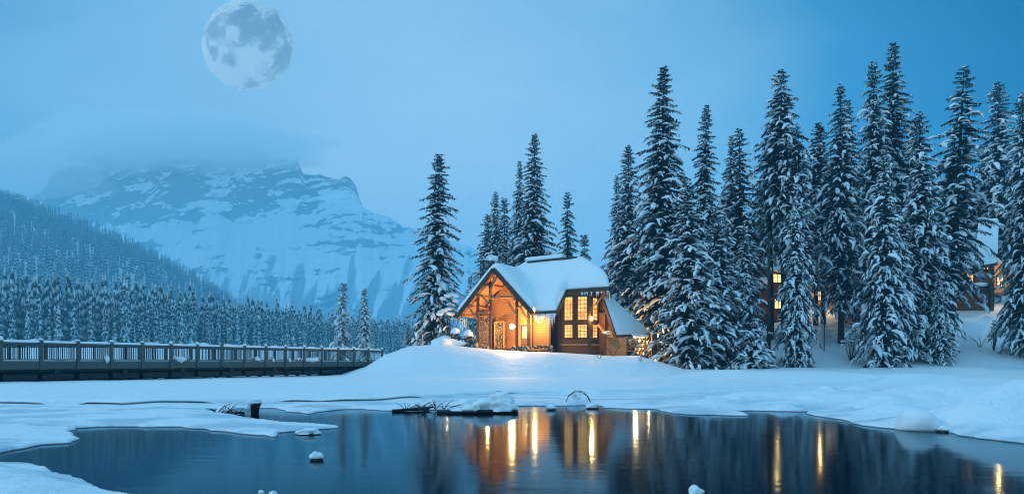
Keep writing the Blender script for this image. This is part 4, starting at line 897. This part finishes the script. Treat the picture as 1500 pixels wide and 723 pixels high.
stone_cap(1252, 601, 46, 12, 'low wide snow pillow on a stone along the right shore', 12); stone_cap(1128, 592, 32, 8, 'small snow pillow at the shore near the middle of the wood', 13); stone_cap(1048, 588, 34, 8, 'flat snow pillow on the ice below the front spruces', 14)
def log(pts, r, label, heaps, twigs, seed):
    o = thing('snowy_log', label, 'log', (0, 0, 0)); rg = random.Random(seed); W_ = []
    for px, py, dz in pts: Y = EYE * 1000 / (py - HOR); W_.append(Vector(((px - 750) / 1000 * Y, Y, dz)))
    MB().tube(W_, r, 8).build('wood', M['black_wood'], o, smooth=True); s = MB()
    for px, py, w, h in heaps:
        Y = EYE * 1000 / (py - HOR); k = Y / 1000; s.blob(((px - 750) * k, Y, .05 + h * k * .25), (w * k / 2, w * k * .35, h * k * .8), px, .2, 3, flat=h * k * .25)
    s.build('snow_load', M['snow'], o, smooth=True)['kind'] = 'stuff'; q = MB()
    for px, py, n_ in twigs:
        Y = EYE * 1000 / (py - HOR); b0 = Vector(((px - 750) / 1000 * Y, Y, .03))
        for _ in range(n_): e = b0 + Vector((rg.uniform(-.35, .35), rg.uniform(-.15, .15), rg.uniform(.02, .28))); q.tube([b0, b0.lerp(e, .5) + Vector((0, 0, .04)), e], [.012, .008, .003], 4)
    if q.v: q.build('twig', M['twig'], o)['kind'] = 'stuff'
    return o
log([(640, 605, .02), (700, 605.5, .05), (758, 604.5, .03)], .055, 'drifted log under lumpy snow in the water before the cabin', [(690, 605, 30, 10), (712, 604, 42, 17), (735, 604.5, 40, 14), (752, 604, 18, 9), (672, 605, 22, 5)], [(752, 602, 3)], 1)
log([(575, 603, .03), (620, 601, .06), (665, 596, .04)], .04, 'twiggy snow-dusted branch lying at the ice edge, left of the lumpy log', [(612, 600, 20, 8), (632, 599, 24, 10), (650, 598, 16, 5)], [(595, 603, 6), (615, 602, 8), (638, 601, 6), (650, 600, 4), (622, 604, 6)], 2)
log([(660, 599, .03), (690, 596, .08), (745, 596, .05)], .05, 'log behind the lumpy one with two round snow mounds', [(684, 597, 34, 12), (733, 597, 36, 20), (744, 598, 18, 12)], [(745, 598, 4)], 3)
log([(306, 604, .02), (335, 606, .05), (358, 606, .03)], .03, 'snowy twigs sticking from the ice left of the stump', [(325, 605, 16, 6), (338, 606, 20, 8)], [(318, 606, 7), (332, 607, 9), (345, 608, 8)], 4)
Y = EYE * 1000 / (606 - HOR); st_ = thing('tree_stump', 'dark broken stump with a snow cap standing in the ice inlet', 'stump', ((373 - 750) / 1000 * Y, Y, 0)); k = Y / 1000
MB().tube([(0, 0, -.1), (.01, 0, 10 * k), (.03, 0, 17 * k)], [5 * k, 6.5 * k, 8 * k], 9).build('wood', M['black_wood'], st_, smooth=True); MB().blob((0, 0, 18 * k), (11 * k, 9 * k, 4.5 * k), 3, .2, 2).build('snow_cap', M['snow'], st_, smooth=True)
MB().blob((-8 * k, -.1, 9 * k), (4 * k, 4 * k, 6 * k), 5, .2, 2).build('snow_cap', M['snow'], st_, smooth=True)
Y = EYE * 1000 / (592 - HOR); k = Y / 1000; ar = thing('arched_branch', 'bent branch arching over a small snow mound at the ice edge', 'branch', ((847 - 750) * k, Y, .08)); q = MB()
q.tube([(-18 * k, 0, 0), (-14 * k, 0, 9 * k), (-4 * k, 0, 16 * k), (6 * k, 0, 15 * k), (14 * k, 0, 8 * k), (18 * k, 0, 0)], .02, 6); rg = random.Random(4)
for i in range(12): a = Vector((rg.uniform(-12, 14) * k, 0, rg.uniform(2, 5) * k)); q.tube([a, a + Vector((rg.uniform(-6, 6) * k, rg.uniform(-.1, .1), rg.uniform(3, 9) * k))], [.008, .003], 4)
q.build('twig', M['twig'], ar)['kind'] = 'stuff'; sn = MB()
for x, z, w, h in ((-6, 2, 16, 7), (5, 1, 18, 5), (-2, 16.5, 9, 1.6), (8, 14.5, 6, 1.3)): sn.blob((x * k, 0, z * k), (w * k / 2, .12 if z < 5 else .04, h * k * .7), int(x) + 9, .2, 2)
sn.build('snow_load', M['snow'], ar, smooth=True)['kind'] = 'stuff'
